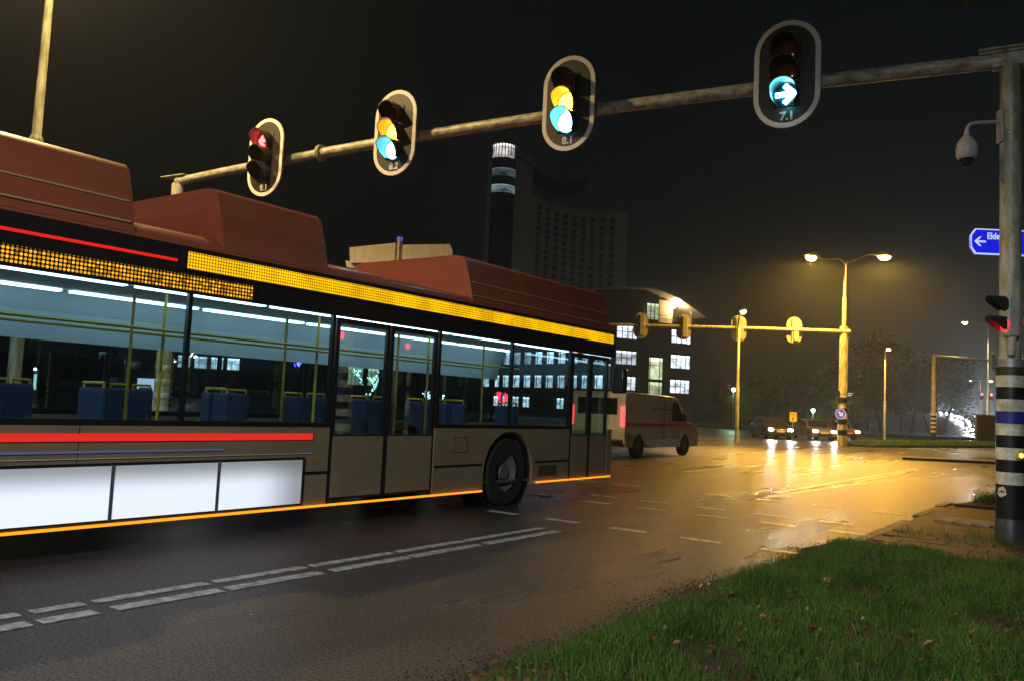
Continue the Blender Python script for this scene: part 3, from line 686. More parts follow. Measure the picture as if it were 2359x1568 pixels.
for i, px in enumerate((1830, 1705, 1578, 1478)):
    f = (1940-px)/(1940-1395); P = Vector((TX+(armL.x-TX)*f, TY+(armL.y-TY)*f, zt_arm))
    t = thing('overhead_signal', ['back of an oval traffic light next to the twin lamp mast', 'back of an oval traffic light in front of the single lamp pole', 'back of an oval traffic light in front of the arched roof end', 'back of an oval traffic light at the tip of the far signal arm'][i], 'traffic light', P, armdir+PI, 'signals on the opposite gantry seen from behind')
    MB().prism(stadium(.88, 1.55), .02, .05, 'y').build('backboard', BACKY, t)
    MB().box(-.06, .24, -.16, .02, -.62, .62).build('housing', mat('housing_grey', (.42, .40, .33), .5, var=.3), t, bevel=.02)
    MB().tube([(-.12, -.08, -.75), (-.12, -.08, .75)], .045, 8).build('mounting_tube', POST, t, True)
    for z in (.36, 0, -.36): MB().lathe([(.17, 0), (.175, .26), (.16, .26), (.155, 0)], 16, Matrix.Translation((.08, .05, z)) @ Matrix.Rotation(-PI/2, 4, 'X')).build('visor', HOUSE, t, True)
# keep-right sign and street name plates on that mast
ks = at_depth(1936, 952, 47.4)
k_ = thing('keep_right_sign', 'round blue sign with white arrow pointing down right on the lamp mast', 'sign', ks, YAW)
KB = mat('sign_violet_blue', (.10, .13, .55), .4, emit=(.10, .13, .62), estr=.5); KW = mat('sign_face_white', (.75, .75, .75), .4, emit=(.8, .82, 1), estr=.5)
MB().lathe([(0, 0), (.30, 0), (.30, .03), (0, .03)], 28, Matrix.Rotation(PI/2, 4, 'X')).build('disc', KB, k_)
MB().lathe([(.27, .032), (.30, .032), (.30, .036), (.27, .036)], 28, Matrix.Rotation(PI/2, 4, 'X')).build('rim', KW, k_)
mb = MB(); r45 = Matrix.Rotation(PI/4, 4, 'Y')
mb.box(-.17, .06, -.045, -.034, -.05, .05, r45); mb.prism([(.02, -.15), (.19, 0), (.02, .15)], -.0465, -.034, 'y', r45)
mb.build('arrow', KW, k_); MB().box(-.05, .05, .0, .32, -.04, .04).build('bracket', GALV, k_)
sp_ = at_depth(1944, 907, 47.6)
t = thing('street_name_sign', 'pair of small dark blue street name plates on the twin lamp mast', 'sign', sp_, YAW)
for s, w in ((-.42, .2), (.16, .4)): MB().box(s, s+w, -.02, .02, -.17, .17).build('plate', mat('plate_blue', (.02, .03, .22), .4), t)
MB().box(-.24, .2, .0, .03, -.03, .03).build('bracket', GALV, t)
for k in range(2): MB().box(.2, .5-k*.08, -.026, -.021, .03-k*.11, .07-k*.11).build('lettering_bar', KW, t)

def lamp_px(px, py_head, py_base, d, label, headdx, power, color=SODIUM, lensmat=LAMP_ON, name='street_lamp', bands=False):
    b = at_depth(px, py_base, d); hz = at_depth(px, py_head, d).z
    e = at_depth(px+headdx, py_head, d-.5); 
    return street_lamp(name, label, (b.x, b.y, 0), hz-.1, [(e.x-b.x, e.y-b.y, .18)], power, .1, .05, color=color, lensmat=lensmat)
lamp_px(1696, 722, 1025, 46, 'single sodium street lamp behind the far signal arm', 14, 2600)
lamp_px(2037, 806, 1003, 72, 'single sodium street lamp in front of the dark trees', 8, 3200)
PALE = glow('pale_lamp_lens', (1, .86, .42), 60)
lamp_px(2276, 748, 1008, 68, 'street lamp with pale yellow light beside the dark notice board', -46, 2600, (1, .82, .42), PALE)
fl_ = at_depth(2258, 990, 140)
far_l = street_lamp('street_lamp', 'distant twin sodium lamp above the stream of headlights', (fl_.x, fl_.y, 0), at_depth(2258, 878, 140).z, [(-1.1, -.6, .25), (1.1, .6, .25)], 1500, .1, .06)

# ------------------------------------------------------------------ far gantry with banded foot
gb = at_depth(2150, 1014, 62)
fg = thing('signal_gantry', 'slim steel gantry with banded foot standing in the grass island', 'gantry', (gb.x, gb.y, .12))
gz = at_depth(2150, 818, 62).z-.12
MB().lathe([(.19, 0), (.19, 2.25), (.15, 2.35), (.15, gz+.12), (0, gz+.12)], 18).build('mast', POST, fg, True)
for i in range(10): MB().lathe([(.1905, .62+i*.155), (.196, .622+i*.155), (.196, .773+i*.155), (.1905, .775+i*.155)], 18).build('band', WHITE if i % 2 else BLACK, fg, True)
MB().lathe([(.1905, .05), (.196, .052), (.196, .615), (.1905, .62)], 18).build('band', BLACK, fg, True)
ge = at_depth(2420, 815, 66)
MB().tube([(0, 0, gz-.02), ((ge.x-gb.x)*.5, (ge.y-gb.y)*.5, gz), (ge.x-gb.x, ge.y-gb.y, gz)], [.10, .09, .08], 12).build('beam', BEAM, fg, True)
q = at_depth(2290, 832, 64)
t = thing('overhead_signal', 'small dark traffic light seen edge on, hanging from the slim gantry', 'traffic light', q, YAW)
MB().prism(stadium(.6, 1.5), -.02, .02, 'y', Matrix.Rotation(1.2, 4, 'Z')).build('backboard', BOARD, t)
MB().box(-.15, .15, .0, .2, -.5, .5, Matrix.Rotation(1.2, 4, 'Z')).build('housing', HOUSE, t, bevel=.02)
# notice board on the pale lamp's pole
nb = at_depth(2271, 985, 66)
t = thing('notice_board', 'dark framed notice board standing on the verge below the pale lamp', 'board', (nb.x, nb.y, 0), YAW)
MB().box(-.75, .75, -.06, .06, nb.z-1.0, nb.z+1.0).build('panel', mat('board_dark', (.03, .03, .035), .35), t)
MB().ring([(-.8, nb.z-1.05), (.8, nb.z-1.05), (.8, nb.z+1.05), (-.8, nb.z+1.05)], [(-.72, nb.z-.97), (.72, nb.z-.97), (.72, nb.z+.97), (-.72, nb.z+.97)], -.08, .08, 'y').build('frame', mat('board_frame', (.10, .095, .085), .4), t)
for s in (-.5, .5): MB().tube([(s, 0, -.05), (s, 0, nb.z-.95)], .06, 8).build('leg', GALV, t)

# back of the white direction sign beyond the bus
wd = 22.5; w0 = at_depth(918, 600, wd); uu = wd/F_PX
ws = thing('direction_sign', 'back of a cream direction sign with two panels on a short post', 'sign', (w0.x, w0.y, 0), YAW+.05)
SB = mat('sign_back', (.60, .55, .45), .45, var=.2, vscale=2.5, stretch=(3, 1, .4))
MB().tube([(0, 0, 0), (0, 0, at_depth(918, 553, wd).z)], .075, 14).build('post', GALV, ws, True)
MB().lathe([(.076, 0), (.08, .01), (.08, .1), (0, .12)], 14, Matrix.Translation((0, 0, at_depth(918, 553, wd).z-.02))).build('cap', KB, ws, True)
z_ = lambda y: at_depth(918, y, wd).z
def quadp(pts, y0, y1, name): return MB().prism([(x*uu, z_(y)) for x, y in pts], y0, y1, 'y').build(name, SB, ws, bevel=.006)
quadp([(-113, 577), (-8, 560), (-8, 607), (-110, 613)], -.05, -.01, 'panel')
quadp([(8, 564), (116, 556), (123, 570), (124, 586), (117, 601), (8, 607)], -.05, -.01, 'panel')
quadp([(-122, 606), (-8, 622), (-8, 630), (-118, 622)], .07, .11, 'lower_panel')
for y in (572, 600): MB().lathe([(.076, 0), (.09, .0), (.09, .05), (.076, .05)], 12, Matrix.Translation((0, 0, z_(y)))).build('clamp', GALV, ws)

# yellow detour sign
yd = at_depth(1827, 958, 58)
t = thing('detour_sign', 'yellow detour sign with black arrow and letter F on a thin post', 'sign', (yd.x, yd.y, 0), YAW)
YS = mat('detour_yellow', (.75, .48, .04), .45); YK = mat('detour_black', (.02, .02, .02), .5)
MB().box(-.24, .24, -.02, .02, yd.z-.36, yd.z+.28).build('panel', YS, t)
MB().tube([(0, .05, 0), (0, .05, yd.z+.2)], .035, 8).build('post', GALV, t)
text_mesh('letter', 'F', .34, YK, t, (0, -.024, yd.z-.19), (PI/2, 0, 0), .012)
MB().prism([(-.2, yd.z+.03), (-.2, yd.z+.10), (0, yd.z+.24), (.2, yd.z+.10), (.2, yd.z+.03), (0, yd.z+.16)], -.026, -.02, 'y').build('arrow', YK, t)

# ================================================================== BUS
GLASS = glass_mat('bus_glass'); 
BX, BY = -8.275, 5.95
bus = thing('city_bus', 'long single deck city bus with lit windows, maroon roof and yellow side display', 'bus', (BX, BY, 0))
MAROON = mat('maroon_paint', (.30, .075, .035), .42, var=.25, vscale=1.2, stretch=(1, .3, 2), coat=.15)
TAUPE = mat('taupe_paint', (.27, .21, .125), .36, var=.22, vscale=1.4, stretch=(1, .7, .9), coat=.2)
BUSBLK = mat('bus_black', (.012, .012, .013), .28, coat=.3)
COVE = mat('bus_interior_white', (.66, .74, .78), .6)
FLOORM = mat('bus_floor', (.08, .085, .09), .7)
HW = 1.275; Y0, Y1 = -.85-BY, 12.72-BY
AX = [2.15-BY, 9.75-BY]
def side_panel(x0, x1, ya, yb, z0, z1, m, name='side_panel', parent=bus):
    """body panel with the wheel arch cut out of it"""
    poly = [(ya, z1), (ya, z0)]
    for a in AX:
        if ya < a-.6 and yb > a+.6:
            poly += [(a-.60, z0)]+[(a-.60*math.cos(PI*k/10), .50+.56*math.sin(PI*k/10)) for k in range(0, 11)]+[(a+.60, z0)]
    poly += [(yb, z0), (yb, z1)]
    return MB().prism(poly, x0, x1, 'x').build(name, m, parent, bevel=0)
segs = [Y0, .75-BY, 3.6-BY, 6.35-BY, 8.1-BY, 11.35-BY, 12.55-BY, Y1]
for i in range(len(segs)-1):
    for sgn in (1, -1):
        if sgn == 1 and i in (3, 5): continue            # door openings on the kerb side
        a, b = sorted((sgn*(HW-.05), sgn*HW)); side_panel(a, b, segs[i]+.006, segs[i+1]-.006, .27, 1.10, TAUPE)
# doors: two leaves each, painted foot panel, tall pane
for ya, yb in ((6.35-BY, 8.1-BY), (11.35-BY, 12.55-BY)):
    mid = (ya+yb)/2
    for a, b in ((ya+.02, mid-.012), (mid+.012, yb-.02)):
        d = MB().ring([(a, .30), (b, .30), (b, 2.31), (a, 2.31)], [(a+.05, 1.02), (b-.05, 1.02), (b-.05, 2.25), (a+.05, 2.25)], HW-.045, HW-.006, 'x').build('door_leaf', BUSBLK, bus)
        MB().box(HW-.04, HW-.002, a+.03, b-.03, .33, 1.0).build('foot_panel', TAUPE, d)
        MB().box(HW-.028, HW-.022, a+.05, b-.05, 1.02, 2.25).build('pane', GLASS, d)
# window band
MB().box(HW-.05, HW+.004, Y0, 6.35-BY, 1.10, 1.15).build('window_sill', BUSBLK, bus); MB().box(HW-.05, HW+.004, 8.1-BY, 11.35-BY, 1.10, 1.15).build('window_sill', BUSBLK, bus)
MB().box(-HW, -HW+.05, Y0, Y1, 1.10, 1.16).build('window_sill', BUSBLK, bus)
def window_run(ya, yb, n, sgn):
    w = (yb-ya)/n
    for i in range(n):
        a = ya+i*w+.02; b = ya+(i+1)*w-.02; x0, x1 = sorted((sgn*(HW-.012), sgn*(HW-.006)))
        MB().box(x0, x1, a, b, 1.15, 2.33).build('window_pane', GLASS, bus)
    for i in range(n+1):
        c = ya+i*w; x0, x1 = sorted((sgn*(HW-.05), sgn*(HW-.001))); MB().box(x0, x1, c-.02, c+.02, 1.15, 2.33).build('window_pillar', BUSBLK, bus)
window_run(Y0+.05, 6.35-BY-.03, 4, 1); window_run(8.1-BY+.03, 11.35-BY-.03, 2, 1); window_run(Y0+.05, Y1-.1, 9, -1)
for sgn in (1, -1):
    a, b = sorted((sgn*(HW-.07), sgn*HW)); MB().box(a, b, Y0, Y1, 2.33, 2.76).build('cant_rail', BUSBLK, bus)
# roof skin, rounded
rp = [(HW-.002, 2.72), (HW-.02, 2.80), (HW-.08, 2.86), (HW-.22, 2.92), (0, 2.965), (-HW+.22, 2.92), (-HW+.08, 2.86), (-HW+.02, 2.80), (-HW+.002, 2.72)]
MB().prism(rp, Y0, Y1, 'y').build('roof', MAROON, bus, smooth=True)
def fairing(ya, yb, n):
    L = (yb-ya)/n
    for i in range(n):
        a, b = ya+i*L+.008, ya+(i+1)*L-.008
        pr = [(1.262, 2.79), (1.20, 3.05), (1.10, 3.36), (1.02, 3.43), (.9, 3.45), (-.9, 3.45), (-1.02, 3.43), (-1.10, 3.36), (-1.20, 3.05), (-1.262, 2.79)]
        MB().prism(pr, a, b, 'y').build('roof_fairing', MAROON, bus, smooth=True)
fairing(Y0+.1, 3.95-BY, 3); fairing(4.85-BY, 6.2-BY, 1); fairing(8.75-BY, 12.55-BY, 3)
for ya, yb in ((-.7, 3.9), (8.8, 12.5)):   # raised gutter trim on the fairing
    for dz, dx in ((.27, .072), (.08, .02)):
        MB().box(HW-dx-.012, HW-dx+.004, ya-BY, yb-BY, 2.79+dz, 2.805+dz).build('trim_strip', mat('roof_trim', (.45, .30, .16), .4), bus)
# displays
LEDY = led_mat('led_yellow', (1.0, .53, .0), 1.5, .030, .47); LEDA = led_mat('led_amber', (1.0, .42, .01), 1.6, .034, .36, True)
dp = MB().box(HW, HW+.02, 4.42-BY, 12.66-BY, 2.535, 2.725).build('destination_display', BUSBLK, bus)
MB().box(HW+.02, HW+.024, 4.46-BY, 12.62-BY, 2.55, 2.71).build('led_matrix', LEDY, dp)
dp = MB().box(HW, HW+.02, -.4-BY, 5.25-BY, 2.335, 2.505).build('route_display', BUSBLK, bus)
MB().box(HW+.02, HW+.024, -.38-BY, 5.2-BY, 2.345, 2.49).build('led_matrix', LEDA, dp)
MB().box(HW, HW+.012, -.6-BY, 4.36-BY, 2.60, 2.625).build('red_trail_strip', glow('red_strip', (1, .02, .008), .8, (.05, .01, .01)), bus)  # thin red light trail drawn as an added glowing strip
# lower side: added glowing panel and strips in place of light trails, trim
def glare_panel_mat():
    m = bpy.data.materials.new('glare_panel'); m.use_nodes = True; nt = m.node_tree; N = nt.nodes; L = nt.links
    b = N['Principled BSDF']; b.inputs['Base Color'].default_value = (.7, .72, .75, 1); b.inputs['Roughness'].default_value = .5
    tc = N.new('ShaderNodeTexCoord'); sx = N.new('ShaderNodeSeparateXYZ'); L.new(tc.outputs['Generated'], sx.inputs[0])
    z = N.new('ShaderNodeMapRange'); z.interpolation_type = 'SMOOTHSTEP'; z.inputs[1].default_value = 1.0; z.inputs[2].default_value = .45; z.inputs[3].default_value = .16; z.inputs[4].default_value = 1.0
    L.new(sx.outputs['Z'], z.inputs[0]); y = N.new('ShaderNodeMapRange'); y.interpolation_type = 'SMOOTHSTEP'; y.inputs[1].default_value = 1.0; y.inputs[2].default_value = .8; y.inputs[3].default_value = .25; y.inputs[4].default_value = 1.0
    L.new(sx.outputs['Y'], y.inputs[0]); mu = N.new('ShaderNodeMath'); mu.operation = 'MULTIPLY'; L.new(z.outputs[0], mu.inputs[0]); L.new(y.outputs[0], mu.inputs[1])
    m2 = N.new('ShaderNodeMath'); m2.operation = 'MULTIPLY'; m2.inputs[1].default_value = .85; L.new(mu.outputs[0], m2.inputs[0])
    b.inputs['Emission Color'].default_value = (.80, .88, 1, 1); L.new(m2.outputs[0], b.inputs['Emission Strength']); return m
ad = MB().box(HW, HW+.025, 2.83-BY, 6.0-BY, .275, .78).build('glare_panel_box', BUSBLK, bus, bevel=.008)
MB().box(HW+.025, HW+.029, 2.86-BY, 5.97-BY, .30, .755).build('glare_panel', glare_panel_mat(), ad)  # white glare of a passing car, put on the bus as a glowing panel
for yy in (3.9, 4.95): MB().box(HW+.029, HW+.036, yy-BY-.016, yy-BY+.016, .29, .765).build('divider', mat('glare_panel_frame', (.25, .25, .26), .35, .6), ad)
MB().box(HW, HW+.014, 2.85-BY, 6.1-BY, .965, 1.03).build('taillight_trail_strip', glow('red_strip_broad', (1, .035, .02), .72, (.08, .01, .01)), bus)  # red tail light trail of a passing car, drawn as a glowing strip
MB().box(HW, HW+.010, 2.9-BY, 5.0-BY, .865, .885).build('trim_strip', mat('trim_blue', (.25, .3, .65), .35), bus)
MB().box(HW, HW+.010, 2.9-BY, 6.1-BY, .815, .822).build('trim_strip', mat('trim_pale', (.6, .55, .5), .35), bus)
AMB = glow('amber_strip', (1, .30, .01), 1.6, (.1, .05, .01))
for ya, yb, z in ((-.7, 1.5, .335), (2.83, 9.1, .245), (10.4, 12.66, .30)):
    MB().box(HW+.026, HW+.038, ya-BY, yb-BY, z, z+.024).build('amber_trail_strip', AMB, bus)  # amber light trail drawn as an added glowing strip along the skirt
# small fittings on the kerb side: rub rail, reflectors, filler flap, vents
for ya, yb in ((6.02, 6.33), (8.12, 9.1), (10.4, 11.33)):
    MB().box(HW, HW+.012, ya-BY, yb-BY, .60, .625).build('rub_rail', BUSBLK, bus)
for yy in (6.15, 8.4, 10.9): MB().box(HW, HW+.008, yy-BY-.04, yy-BY+.04, .72, .755).build('reflector', mat('amber_reflector', (.5, .16, .01), .2, coat=.5), bus)
MB().ring([(8.5-BY, .78), (8.78-BY, .78), (8.78-BY, .98), (8.5-BY, .98)], [(8.508-BY, .788), (8.772-BY, .788), (8.772-BY, .972), (8.508-BY, .972)], HW-.002, HW+.002, 'x').build('filler_flap_seam', BUSBLK, bus)
for k in range(5): MB().box(HW, HW+.006, 10.5-BY, 11.0-BY, .40+k*.032, .415+k*.032).build('vent_slat', BUSBLK, bus)
# wheels
for a in AX:
    for sgn in (1, -1):
        mt = Matrix.Translation((sgn*1.10, a, .48)) @ Matrix.Rotation(sgn*PI/2, 4, 'Y')
        w = MB().lathe([(.27, -.14), (.44, -.14), (.48, -.10), (.48, .10), (.44, .14), (.27, .14)], 28, mt).build('wheel', RUBBER, bus, True)
        MB().lathe([(.275, .10), (.25, .08), (.12, .02), (.10, .09), (0, .09)], 20, mt).build('rim', RIM, w, True)
        MB().lathe([(.60, -.3), (.60, .12), (.585, .12), (.585, -.3)], 16, mt @ Matrix.Rotation(PI/2, 4, 'Z')).build('wheel_housing', BUSBLK, bus, True)
# ends
MB().box(-HW+.05, HW-.05, Y0, Y0+.05, .3, 2.75).build('rear_panel', TAUPE, bus, bevel=.02)
MB().box(-HW+.05, HW-.05, Y1-.05, Y1, .3, 1.05).build('front_panel', TAUPE, bus, bevel=.02)
MB().box(-HW+.06, HW-.06, Y1-.03, Y1-.02, 1.05, 2.5).build('windscreen', GLASS, bus)
for s in (-1, 1):
    MB().box(s*.95-.12, s*.95+.12, Y1-.01, Y1+.02, .62, .78).build('headlight', glow('bus_headlight', (1, .95, .85), 12), bus, bevel=.02)
    MB().box(s*1.1-.07, s*1.1+.07, Y0-.02, Y0+.01, .8, 1.15).build('tail_light', glow('bus_tail', (1, .02, .01), 3), bus, bevel=.02)
MB().box(HW-.01, HW+.22, Y1-.06, Y1+.10, 1.72, 2.15).build('mirror', BUSBLK, bus, bevel=.03)
# interior
MB().box(-HW+.05, HW-.05, Y0+.05, Y1-.05, .33, .37).build('floor', FLOORM, bus)
MB().box(-1.0, 1.0, Y0+.05, Y1-.05, 2.42, 2.47).build('ceiling', COVE, bus)
for sgn in (-1, 1): MB().prism([(sgn*(HW-.075), 1.90 if sgn < 0 else 2.34), (sgn*(HW-.075), 2.46), (sgn*.98, 2.46), (sgn*.98, 2.42), (sgn*(HW-.17), 2.2 if sgn < 0 else 2.36)], Y0+.06, Y1-.06, 'y').build('cove_panel', COVE, bus)
TUBE = glow('bus_tube', (.62, .88, 1.0), 6.0)
for x in (-.72, .55):
    for i in range(8): MB().box(x-.05, x+.05, Y0+.4+i*1.62, Y0+.4+i*1.62+1.5, 2.395, 2.418).build('ceiling_light', TUBE, bus)
SEAT = mat('seat_fabric', (.03, .05, .11), .85, var=.4, vscale=20); RAILY = mat('yellow_rail', (.55, .38, .02), .35)
for i in range(9):
    for x in (-.92, -.45, .92):
        y = Y0+1.2+i*1.25
        if x > 0 and (6.2-BY < y < 8.3-BY or y > 10.8-BY): continue
        s = MB().box(x-.21, x+.21, y-.22, y+.22, .78, .86).build('seat', SEAT, bus, bevel=.03)
        MB().box(x-.21, x+.21, y-.26, y-.19, .82, 1.42, Matrix.Identity(4)).build('backrest', SEAT, s, bevel=.03)
        MB().tube([(x-.17, y-.225, 1.40), (x-.17, y-.225, 1.46), (x+.17, y-.225, 1.46), (x+.17, y-.225, 1.40)], .014, 6).build('grab_rail', RAILY, s)
for i in range(6):
    for x in (-.25, .35): MB().tube([(x, Y0+1.6+i*2.05, .37), (x, Y0+1.6+i*2.05, 2.42)], .017, 8).build('hand_pole', RAILY, bus, True)
for x in (-.3, .4): MB().tube([(x, Y0+.5, 2.02), (x, Y1-1.6, 2.02)], .015, 8).build('grab_bar', RAILY, bus, True)

# ================================================================== VAN AND CARS
def wheel(parent, x, y, r, w, sgn):
    mt = Matrix.Translation((x, y, r)) @ Matrix.Rotation(sgn*PI/2, 4, 'Y')
    t = MB().lathe([(r*.6, -w/2), (r*.93, -w/2), (r, -w*.3), (r, w*.3), (r*.93, w/2), (r*.6, w/2)], 20, mt).build('wheel', RUBBER, parent, True)
    MB().lathe([(r*.62, w*.32), (r*.5, w*.2), (r*.2, w*.3), (0, w*.3)], 14, mt).build('rim', RIM, t, True)
CARGLASS = mat('car_glass', (.012, .014, .016), .06, coat=.5)
HEADL = glow('headlight_on', (.86, .93, 1.0), 55); TAILL = glow('taillight_on', (1, .03, .03), 4.5)
PLATEY = mat('number_plate_yellow', (.65, .45, .05), .5)
def arch(poly_y, axles, r, z0):
    out = []
    for a in axles: out += [(a-r, z0)]+[(a-r*math.cos(PI*k/8), .32+(r)*math.sin(PI*k/8)) for k in range(9)]+[(a+r, z0)]
    return out
def make_van(name, label, loc, rz, paint, low, band):
    t = thing(name, label, 'van', loc, rz)
    L, W, H = 5.5, 1.95, 2.0; y0, y1 = -L/2, L/2; hw = W/2; ax = (-1.75, 1.7)
    # side profile, nose at +y
    prof = [(y0, .42)]+arch(None, ax, .42, .30)[:]+[(y1-.1, .30), (y1, .45), (y1-.02, .80), (y1-.12, .98), (y1-.95, 1.18), (y1-1.75, 1.88), (y1-2.1, 1.97), (y0+.12, 2.0), (y0, 1.9)]
    MB().prism(prof, -hw, hw, 'x').build('body', paint, t, bevel=.05)
    for s in (-1, 1):
        xa, xb = sorted((s*hw, s*(hw+.012)))
        MB().box(xa, xb, y0+.03, y1-.5, .98, 1.07).build('taillight_streak', band, t)  # red paint standing in for the streak of the tail lights
        MB().box(xa, xb, ax[0]+.5, ax[1]-.5, .30, .56).build('sill_panel', low, t)
        MB().box(xa, xb, y0+.03, ax[0]-.5, .32, .56).build('sill_panel', low, t)
        MB().prism([(y1-2.2, 1.16), (y1-1.22, 1.16), (y1-1.80, 1.76), (y1-2.2, 1.80)], xa, xb, 'x').build('side_window', CARGLASS, t)
        MB().box(xa, xb, -.05, -.035, .56, 1.9).build('door_seam', BUSBLK, t); MB().box(xa, xb, 1.02, 1.035, .6, 1.85).build('door_seam', BUSBLK, t)
        MB().box(xa, xb, -.9, .9, 1.52, 1.545).build('door_rail', BUSBLK, t)
        for a in ax: wheel(t, s*(hw-.12), a, .34, .22, s)
        MB().box(s*(hw-.08)-.07, s*(hw-.08)+.07, y0-.025, y0+.02, .95, 1.55).build('tail_light', TAILL, t, bevel=.01)
        MB().box(s*(hw-.25)-.16, s*(hw-.25)+.16, y1-.08, y1+.01, .68, .86).build('headlight', HEADL, t, bevel=.02)
        m_ = MB().box(s*(hw+.1)-.09, s*(hw+.1)+.09, y1-1.55, y1-1.42, 1.16, 1.42).build('mirror', BUSBLK, t, bevel=.03)
    MB().box(-.7, .7, y0-.012, y0+.01, 1.3, 1.8).build('rear_window', CARGLASS, t)
    MB().box(-.26, .26, y0-.016, y0+.01, .62, .73).build('number_plate', PLATEY, t)
    MB().box(-hw+.05, hw-.05, y0-.06, y0+.02, .40, .56).build('bumper', BUSBLK, t, bevel=.03)
    return t
make_van('delivery_van', 'pale beige delivery van with a painted red tail light streak along its side waiting ahead of the bus', (-12.95, 25.3, 0), 0, mat('beige_van_paint', (.68, .60, .46), .35, var=.12, coat=.3), mat('van_white_sill', (.78, .77, .74), .4), mat('van_taillight_streak', (.75, .03, .03), .35))

def make_car(label, loc, rz, paint, group=None, head=True, simple=False, power=0, hm=None):
    t = thing('car', label, 'car', loc, rz, group)
    L, W = 4.2, 1.76; hw = W/2; y0, y1 = -L/2, L/2; ax = (-1.28, 1.30)
    low = [(y0, .40)]+arch(None, ax, .35, .24)+[(y1-.05, .28), (y1, .48), (y1-.04, .70), (y1-.25, .80), (y1-1.05, .93), (y0+.25, .97), (y0, .86)]
    MB().prism(low, -hw, hw, 'x').build('body', paint, t, bevel=.06)
    cab = [(y0+.22, .93), (y1-1.0, .90), (y1-1.75, 1.40), (y0+1.35, 1.46), (y0+.65, 1.36)]
    n = len(cab); vs = [(-(hw-.06-.20*max(0, (z-.92)/.5)), y, z) for y, z in cab]+[((hw-.06-.20*max(0, (z-.92)/.5)), y, z) for y, z in cab]
    MB().add(vs, [tuple(range(n))[::-1], tuple(range(n, 2*n))]+[(i, (i+1) % n, n+(i+1) % n, n+i) for i in range(n)]).build('cabin', paint, t, bevel=.04)
    MB().add([(-.72, y1-1.00, .945), (.72, y1-1.00, .945), (.60, y1-1.66, 1.385), (-.60, y1-1.66, 1.385)], [(0, 1, 2, 3)]).build('windscreen', CARGLASS, t)
    for s in (-1, 1):
        for a in ax: wheel(t, s*(hw-.10), a, .31, .2, s)
        h = MB().box(s*(hw-.24)-.15, s*(hw-.24)+.15, y1-.10, y1+.02, .58, .72).build('headlight', (hm or HEADL) if head else CARGLASS, t, bevel=.02)
        MB().box(s*(hw-.12)-.10, s*(hw-.12)+.10, y0-.02, y0+.05, .70, .84).build('tail_light', TAILL, t, bevel=.01)
        MB().box(s*(hw+.06)-.08, s*(hw+.06)+.08, y1-1.45, y1-1.36, .92, 1.06).build('mirror', BUSBLK, t, bevel=.02)
        if not simple:
            x0, x1 = sorted((s*(hw-.13), s*(hw-.02)))
            MB().add([(s*(hw-.055), y0+.5, .99), (s*(hw-.055), y1-1.2, .97), (s*(hw-.245), y1-1.75, 1.36), (s*(hw-.245), y0+1.2, 1.39)], [(0, 1, 2, 3)]).build('side_window', CARGLASS, t)
    MB().box(-.5, .5, y1-.03, y1+.012, .34, .50).build('grille', BUSBLK, t)
    MB().box(-.26, .26, y1+.0, y1+.022, .50, .60).build('number_plate', PLATEY, t)
    if power:
        for s in (-1, 1): light(t, 'SPOT', (s*(hw-.24), y1+.1, .65), power, (.88, .94, 1), .07, (math.radians(86), 0, 0), math.radians(70), .8, 'headlight_beam')
    return t
DARKP = mat('dark_car_paint', (.03, .033, .04), .25, coat=.6); GREYP = mat('grey_car_paint', (.16, .165, .17), .3, .3, coat=.5); REDP = mat('dark_red_car_paint', (.12, .012, .012), .28, coat=.5)
for px, d, rz, paint, lab in ((1776, 57, PI+.62, DARKP, 'dark car with lit headlights waiting under the yellow detour sign'), (1872, 59, PI+.66, GREYP, 'grey car with lit headlights waiting between the dark car and the lamp mast'), (1924, 64, PI+.75, REDP, 'car with lit headlights half hidden behind the banded lamp mast')):
    g = at_depth(px, 1000, d); make_car(lab, (g.x, g.y, .0), rz, paint, 'cars waiting opposite', power=160)

# rising approach road with its queue of headlights
ra_ = [at_depth(px, 984, d) for px, d in ((2330, 96), (2306, 118), (2282, 142), (2256, 170), (2226, 205), (2190, 250), (2150, 310))]
rz_ = [0.02, 1.2, 2.0, 2.7, 3.6, 4.6, 5.6]
mb = MB(); vs = []
for p_, z in zip(ra_, rz_): vs += [(p_.x-7-z*2.2, p_.y-2, -.05), (p_.x-6, p_.y-1.5, z), (p_.x+7, p_.y+2, z), (p_.x+9+z*2.2, p_.y+2.5, -.05)]
fs = []
for i in range(len(ra_)-1):
    for k in range(3): fs.append((4*i+k, 4*i+k+1, 4*i+5+k, 4*i+4+k))
struct(mb.add(vs, fs).build('ramp', mat('ramp_verge', (.045, .05, .03), .8, var=.4, vscale=.6)))
mb = MB(); vs = []
for p_, z in zip(ra_, rz_): vs += [(p_.x-5.6, p_.y-1.5, z+.05), (p_.x+6.6, p_.y+1.6, z+.05)]
struct(mb.add(vs, [(2*i, 2*i+1, 2*i+3, 2*i+2) for i in range(len(ra_)-1)]).build('ramp_road', A))
random.seed(21)
HEADQ = glow('headlight_glare', (.84, .92, 1.0), 1400)
for i in range(22):
    f = .30+i*.24; k = int(f); fr = f-k
    if k > len(ra_)-2: break
    p_ = ra_[k].lerp(ra_[k+1], fr); z = rz_[k]*(1-fr)+rz_[k+1]*fr+.05
    d = (ra_[k]-ra_[k+1]); rz = math.atan2(-d.x, d.y)
    make_car('car with glaring headlights in the queue coming down the rising road', (p_.x-3.2+(3.3 if i % 2 else 0), p_.y-.8, z), rz, (DARKP, GREYP, REDP)[i % 3], 'queue of cars on the rising road', simple=True, power=120 if i % 2 == 0 else 0, hm=HEADQ)
